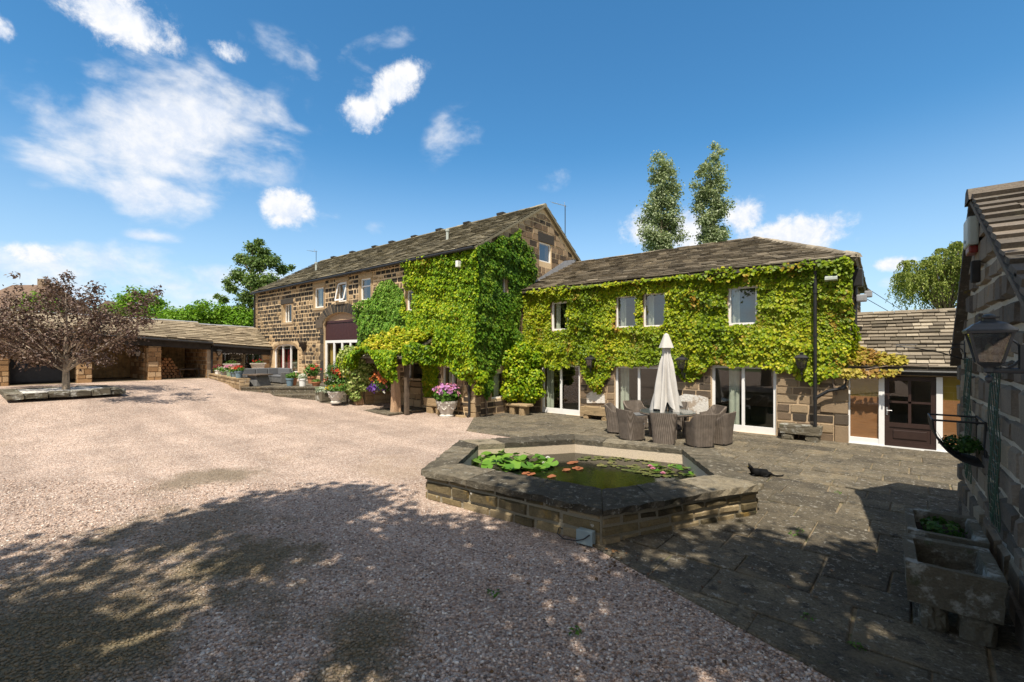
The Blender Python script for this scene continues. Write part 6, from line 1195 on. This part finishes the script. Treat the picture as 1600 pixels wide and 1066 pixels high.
q = onY(1299, 436, WY - .25); t = thing('floodlight', 'small white floodlight set in the ivy near the downpipe', 'floodlight', (q.x, WY - .22, q.z)); g = MB(); g.hexa([(-.14, -.16, -.03), (.14, -.16, -.03), (.14, 0, -.06), (-.14, 0, -.06)], [(-.14, -.16, .03), (.14, -.16, .03), (.14, 0, .1), (-.14, 0, .1)]); g.build('housing', 'alarm_white', t, world=False); g = MB(); g.tube([(0, 0, 0), (0, .15, -.05)], .02, 6); g.build('arm', 'black_iron', t, world=False)
q = onY(1349, 466, 16.6); t = thing('floodlight', 'grey twin floodlight on the side wall of the wing above the lean-to', 'floodlight', (WX1 + .05, 16.6, q.z)); g = MB(); g.rbox(.1, .34, -.14, .12, -.1, .1, .03); g.rbox(.28, .46, -.08, .16, .02, .2, .03); g.build('housing', 'lead_flashing', t, world=False); g = MB(); g.tube([(0, 0, 0), (.14, 0, 0)], .025, 6); g.build('arm', 'black_iron', t, world=False)
g = MB(); g.rbox(vent.x - .06, vent.x + .06, BY - .3, BY - .04, vent.z - .12, vent.z + .12, .02); tag(g.build('alarm_box', 'white_paint'), 'small white box showing through the ivy under the barn eaves', 'alarm')
for lab, px, py, pl, h, sd in (('tall television aerial on a mast behind the barn gable', 883, 372, 19.3, 2.0, 1), ('small television aerial on the ridge near the left end of the barn', 494, 412, 16.9, 1.3, -1)):
    q = onY(px, py, pl); t = thing('television_aerial', lab, 'aerial', (q.x, pl, q.z - .4)); g = MB(); g.tube([(0, 0, -.2), (0, 0, h)], .02, 6)
    if sd > 0: g.tube([(-.0, 0, .1), (-.45, -.25, .08)], .016, 5); g.tube([(-.0, 0, -.1), (-.4, -.25, -.12)], .016, 5)
    g.build('mast', 'black_iron', t, world=False); g = MB(); a = Vector((.05, 0, h - .05)); d = Vector((-.75, -.1, .3 if sd > 0 else .12)); g.tube([a, a + d], .014, 5)
    for k in range(7): p = a + d * (k / 6); w__ = .1 + .02 * k; g.tube([p + Vector((0, -w__, 0)), p + Vector((0, w__, 0))], .006, 4)
    g.tube([a + Vector((.02, -.16, .14)), a + Vector((.02, -.16, -.1))], .01, 4); g.build('antenna', 'silver_metal', t, world=False)
for dz, lab in ((0, 'upper overhead telephone line right of the wing'), (-.35, 'lower overhead telephone line right of the wing')):
    a = Vector((WX1 + .2, 17.5, 4.55 + dz)); b = atD(1500, 520, 45) + Vector((0, 0, dz)); g = MB(); g.tube([a.lerp(b, k / 12) - Vector((0, 0, .5 * math.sin(math.pi * k / 12))) for k in range(13)], .012, 4); tag(g.build('telephone_wire', 'dark_board'), lab, 'cable', 'telephone wires')

# ------------------------------------------------------------------ dining set
TC = (-4.9, 13.35); t = thing('dining_table', 'round glass topped rattan table under the folded parasol', 'table', (*TC, .03)); g = MB(); g.lathe([(.76, .69), (.78, .72), (.76, .735), (.05, .737)], seg=36); g.build('table_top', 'table_glass', t, world=False); g = MB(); g.lathe([(.78, .66), (.795, .69), (.78, .71), (.7, .712)], seg=36); g.build('rim', 'wicker', t, world=False)
for k in range(4): a = k * 1.571 + .785; g = MB(); g.tube([(.5 * math.cos(a), .5 * math.sin(a), 0), (.56 * math.cos(a), .56 * math.sin(a), .66)], .045, 8); g.build('leg', 'wicker', t, world=False)
def chair(lab):
    t = thing('rattan_chair', lab, 'chair', (0, 0, 0), 0, 'rattan chairs round the table'); bm = bmesh.new(); gr = {}; path = []
    for k in range(25):
        s_ = -1 + 2 * k / 24; a = s_ * math.pi * .66; e_ = .42; c_, n_ = math.cos(a), math.sin(a)
        px = .3 * math.copysign(abs(n_) ** e_, n_); py = -.27 * math.copysign(abs(c_) ** e_, c_); path.append((px, py, a))
    for k, (px, py, a) in enumerate(path):
        back = min(1, max(0, (-py - .02) / .2)); top = .64 + .22 * back; fl = .05 * back
        for lv, (z, f_) in enumerate(((.04, -.04), (.3, -.01), (.5, .02), (top - .03, .05 + fl), (top, .055 + fl))):
            for io in (0, 1): r_ = (1 + f_ * 2.2) * (1 if io == 0 else .87); gr[k, lv, io] = bm.verts.new((px * r_, py * r_ if py < 0 else py, z))
    n = 24
    for k in range(n):
        for lv in range(4):
            bm.faces.new([gr[k, lv, 0], gr[k + 1, lv, 0], gr[k + 1, lv + 1, 0], gr[k, lv + 1, 0]]); bm.faces.new([gr[k, lv, 1], gr[k, lv + 1, 1], gr[k + 1, lv + 1, 1], gr[k + 1, lv, 1]])
        bm.faces.new([gr[k, 4, 0], gr[k + 1, 4, 0], gr[k + 1, 4, 1], gr[k, 4, 1]])
    for lv in range(4):
        bm.faces.new([gr[0, lv, 0], gr[0, lv + 1, 0], gr[0, lv + 1, 1], gr[0, lv, 1]]); bm.faces.new([gr[n, lv, 0], gr[n, lv, 1], gr[n, lv + 1, 1], gr[n, lv + 1, 0]])
    g = MB(); g.bm(bm); g.build('backrest', 'wicker', t, world=False); g = MB(); g.rbox(-.22, .22, -.15, .3, .3, .43, .02); g.rbox(-.22, .22, .24, .3, .06, .3, .01); g.build('seat', 'wicker', t, world=False); g = MB(); g.rbox(-.22, .22, -.15, .3, .425, .48, .025); g.build('cushion', 'sofa_cushion', t, world=False)
    for x in (-.26, .26):
        for y in (-.2, .26): g = MB(); g.tube([(x, y, 0), (x, y, .06)], .022, 6); g.build('leg', 'black_iron', t, world=False)
    return t
CH = [((-6.35, 13.05), 'rattan chair at the left of the table, facing the parasol'), ((-5.5, 12.2), 'rattan chair with its back to the pond, left of the two'), ((-4.55, 12.15), 'rattan chair with its back to the pond, right of the two'), ((-3.72, 12.45), 'rattan chair turned to the right, nearest the cat'), ((-3.4, 13.15), 'rattan chair at the far right of the table'), ((-3.95, 14.35), 'rattan chair behind the table near the last patio door'), ((-5.1, 14.65), 'rattan chair behind the table hidden by the parasol'), ((-6.2, 14.15), 'rattan chair behind the table on the left')]
c0 = chair(CH[0][1])
for k, ((x, y), lab) in enumerate(CH):
    rz = math.atan2(-(TC[0] - x), TC[1] - y)
    if k == 0: c0.location = (x, y, .03); c0.rotation_euler = (0, 0, rz)
    else: dup(c0, (x, y, .03), rz, lab)
q = atD(1041, 600, 13.5); par = thing('folded_parasol', 'closed cream parasol standing through the dining table', 'parasol', (q.x, q.y, .03)); 
g = MB(); g.lathe([(.3, 0), (.3, .06), (.06, .09), (.04, .3), (.025, .31)], seg=20); g.build('base', 'black_iron', par, world=False); g = MB(); g.tube([(0, 0, .1), (0, 0, 3.0)], .024, 10); g.build('pole', 'silver_metal', par, world=False)
n, seg = 26, 64; V, F = [], []
for k in range(n + 1):
    f_ = k / n; z = 2.62 - f_ * 1.85; rr = .125 + .185 * f_ ** 1.1 - .035 * math.exp(-((f_ - .12) / .1) ** 2)
    for j in range(seg):
        a = 6.2832 * j / seg; fold = math.cos(8 * a + .5 * math.sin(f_ * 4)) + .35 * math.cos(13 * a + 2 * f_); hem = .26 * (f_ ** 8) * (math.cos(4 * a + .6) * .8 + .4 * math.cos(8 * a)); r_ = rr * (1 + (.2 + .3 * f_) * fold * (.5 + .5 * f_) + .06 * math.sin(3 * a + 5 * f_)); V.append((r_ * math.cos(a), r_ * math.sin(a), z - hem))
for k in range(n):
    for j in range(seg): a = k * seg + j; b = k * seg + (j + 1) % seg; F.append((a, b, b + seg, a + seg))
o = rawmesh('canopy', V, F, 'parasol_cloth', par, world=False); o.data.polygons.foreach_set('use_smooth', [True] * len(o.data.polygons))
g = MB(); seg = 32
pr = [(.02, 2.99), (.07, 2.95), (.13, 2.78), (.2, 2.57), (.185, 2.575), (.12, 2.72)]; g.lathe(pr, seg=seg, wob=lambda t_, k: 1 + .1 * math.cos(4 * t_) * (k / 3 if k < 4 else 1)); g.build('top_vent', 'parasol_cloth', par, world=False)
g = MB()
for k in range(8): a = k * .785; g.tube([(.06 * math.cos(a), .06 * math.sin(a), 1.35), (.26 * math.cos(a), .26 * math.sin(a), .74)], .01, 5)
g.build('ribs', 'silver_metal', par, world=False)

# ------------------------------------------------------------------ sofa corner on the terrace
so = thing('corner_sofa', 'grey rattan corner sofa with grey cushions in front of the garden room', 'sofa', (-23.2, 10.3, .96)); so.rotation_euler = (0, 0, 0)
g = MB(); g.rbox(-.2, .55, -1.25, 1.0, .06, .36, .02); g.rbox(-.28, -.16, -1.25, 1.1, .06, .74, .02); g.rbox(.56, 2.1, .3, 1.0, .06, .36, .02); g.rbox(-.15, 2.1, 1.0, 1.12, .06, .74, .02); g.rbox(2.1, 2.24, .25, 1.12, .04, .66, .02); g.rbox(-.28, .6, -1.4, -1.26, .04, .5, .02); g.build('frame', 'grey_wicker', so, world=False)
for (a, b, c, d) in ((-.14, .56, -1.24, -.5), (-.14, .56, -.49, .25), (-.14, .56, .26, .98), (.58, 1.32, .28, .98), (1.33, 2.08, .28, .98)): g = MB(); g.rbox(a, b, c, d, .362, .48, .04, 3); g.build('seat_cushion', 'sofa_cushion', so, world=False)
for (a, b, c, d) in ((-.15, .06, -1.22, -.5), (-.15, .06, -.48, .24), (-.15, .06, .26, .96)): g = MB(); g.rbox(a, b, c, d, .48, .9, .06, 3); g.build('back_cushion', 'sofa_cushion', so, world=False)
for (a, b) in ((.3, 1.15), (1.17, 2.05)): g = MB(); g.rbox(a, b, .78, .99, .48, .9, .06, 3); g.build('back_cushion', 'sofa_cushion', so, world=False)
so.location = (-23.6, 10.1, .96); so.scale = (.64, .76, .8)
tb = thing('garden_table', 'square grey rattan table in front of the corner sofa', 'table', (-21.95, 9.15, .96), R(15)); g = MB(); g.rbox(-.46, .46, -.42, .42, .46, .515, .015); g.build('table_top', 'old_timber', tb, world=False); g = MB(); g.frustum(0, 0, 0, .459, .4, .36, .3, .28); g.build('pedestal', 'grey_wicker', tb, world=False)
st = thing('footstool', 'small cube rattan footstool tucked beside the garden table', 'stool', (-22.15, 8.6, .96), R(15)); g = MB(); g.rbox(-.2, .2, -.2, .2, 0, .3, .015); g.build('body', 'grey_wicker', st, world=False); g = MB(); g.rbox(-.2, .2, -.2, .2, .301, .35, .025); g.build('cushion', 'sofa_cushion', st, world=False)

# ------------------------------------------------------------------ in the sheds
lp = thing('log_pile', 'stack of split logs at the left of the third shed bay', 'log pile', (-30.0, 7.6, 1.08)); k = 0
for row in range(7):
    for j in range(8 - row):
        y = 7.15 + j * .18 + row * .09; z = 1.15 + row * .155; g = MB(); r_ = random.uniform(.07, .095); L = random.uniform(.32, .42); a = random.uniform(0, 1); g.tube([(-29.9 + random.uniform(-.04, .04), y, z), (-29.9 + L, y, z)], r_, 7); o = g.build('log', 'log_wood', lp)
t = thing('rustic_table', 'low rustic table with bowed legs in the third shed bay', 'table', (-29.6, 8.7, 1.08)); g = MB(); g.rbox(-.4, .4, -.5, .5, .42, .48, .015); g.build('table_top', 'old_timber', t, world=False)
for x in (-.3, .3):
    for y in (-.4, .4): g = MB(); g.tube([(x, y, .42), (x, y * 1.15, .2), (x, y * .95, 0)], .03, 6); g.build('leg', 'old_timber', t, world=False)
t = thing('covered_furniture', 'large bulky furniture under a dark dust sheet in the second shed bay', 'covered furniture', (-29.6, 3.0, 1.08)); bm = bmesh.new(); bmesh.ops.create_cube(bm, size=1); bmesh.ops.subdivide_edges(bm, edges=bm.edges[:], cuts=6, use_grid_fill=True)
for v in bm.verts:
    z = v.co.z + .5; f_ = 1 + .1 * (1 - z) * (1 + .5 * math.sin(v.co.x * 19 + v.co.y * 23)); v.co = Vector((v.co.x * .9 * f_, v.co.y * 1.75 * f_, z * (.95 - .16 * math.cos(v.co.y * 5))))
g = MB(); g.bm(bm); g.build('dust_sheet', 'cover_cloth', t, world=False, smooth=True)
t = thing('covered_trolley', 'shelved trolley with a pale cloth in the first shed bay', 'trolley', (-29.5, .9, 1.08)); g = MB()
for x in (-.3, .3):
    for y in (-.45, .45): g.rbox(x - .025, x + .025, y - .025, y + .025, 0, 1.1, .006)
for z in (.15, .6): g.box(-.3, .3, -.45, .45, z, z + .03)
g.build('frame', 'old_timber', t, world=False); g = MB(); g.rbox(-.36, .36, -.52, .52, 1.1, 1.32, .06, 3); g.build('cloth', 'white_cloth', t, world=False)

# ------------------------------------------------------------------ cat
q = onZ(1187, 744, .03); cat = thing('black_cat', 'black cat lying on the sunny flagstones, head up, beside the pond', 'cat', (q.x, q.y, .03)); cat.rotation_euler = (0, 0, math.atan2(SY, CY))
# local x runs to the right of the picture; the head is at the left
sk = [((.06, 0, .075), .075), ((-.02, 0, .08), .082), ((-.09, 0, .085), .076), ((-.145, -.005, .11), .058), ((-.175, -.01, .15), .042), ((-.2, -.015, .19), .054), ((-.24, -.035, .183), .028),
      ((.14, 0, .068), .072), ((.2, .0, .045), .04), ((.27, -.03, .02), .016), ((.36, -.04, .014), .014), ((.43, -.03, .014), .013), ((.47, -.01, .03), .01),
      ((-.12, -.05, .035), .026), ((-.2, -.07, .018), .02), ((-.26, -.075, .015), .019), ((-.12, .05, .035), .026), ((-.2, .05, .018), .02), ((-.25, .05, .015), .018), ((.13, -.07, .04), .045), ((.07, -.1, .018), .022), ((.0, -.105, .015), .018)]
ed = [(0, 1), (1, 2), (2, 3), (3, 4), (4, 5), (5, 6), (0, 7), (7, 8), (8, 9), (9, 10), (10, 11), (11, 12), (2, 13), (13, 14), (14, 15), (2, 16), (16, 17), (17, 18), (7, 19), (19, 20), (20, 21)]
me = bpy.data.meshes.new('body'); me.from_pydata([s_[0] for s_ in sk], ed, []); me.materials.append(MATS['cat_fur']); o = link('body', me, cat, world=False); md = o.modifiers.new('skin', 'SKIN'); md.use_smooth_shade = True
for v, s_ in zip(me.skin_vertices[0].data, sk): v.radius = (s_[1], s_[1])
me.skin_vertices[0].data[0].use_root = True; o.modifiers.new('sub', 'SUBSURF').levels = 2; o.modifiers['sub'].render_levels = 2
for y in (-.036, .012): g = MB(); g.hexa([(-.22, y - .004, .215), (-.2, y - .008, .22), (-.195, y + .012, .22), (-.215, y + .014, .215)], [(-.212, y + .002, .266), (-.209, y + .002, .266), (-.209, y + .006, .266), (-.212, y + .006, .266)]); g.build('ear', 'cat_fur', cat, world=False)
for y in (-.045, -.008): g = MB(); g.lathe([(.001, -.004), (.004, 0), (.001, .004)], (-.25, y, .2), 8); g.build('eye', 'yellow_flower', cat, world=False)
# small things: weeds in the joints, fallen leaves
L = []
for px, py in ((1262, 966), (1452, 800), (1335, 1010), (1240, 835), (770, 925), (900, 985), (1540, 1000), (1250, 830), (1310, 770)):
    p = onZ(px, py, .03); L.append(plantball(p, (.06, .06, .03), 26, .04, 1.0))
P, N, T, S = cat_(*L); tag(leaves('weeds', P, N, T, S, 'pot_leaf', None, .25), 'tiny green weeds sprouting in the paving joints and gravel', 'weeds', kind='stuff')
n = 110; px = RNG.uniform(650, 1500, n); py = RNG.uniform(840, 1060, n); P = np.array([onZ(a, b, .045)[:] for a, b in zip(px, py)]); m_ = P[:, 0] < .1; P = P[m_]; P = np.concatenate([P, np.stack([RNG.uniform(-2.9, -2.0, 60), RNG.uniform(4.75, 5.3, 60), np.full(60, .045)], 1)]); n = len(P)
tag(leaves('fallen_leaves', P, np.array([0, 0, 1]) + rnd(n) * .35, rnd(n) * np.array([1, 1, .1]), RNG.uniform(.025, .06, n), 'soil_leaf', None, .4), 'small dry brown leaves scattered on gravel and paving by the pond', 'fallen leaves', kind='stuff')
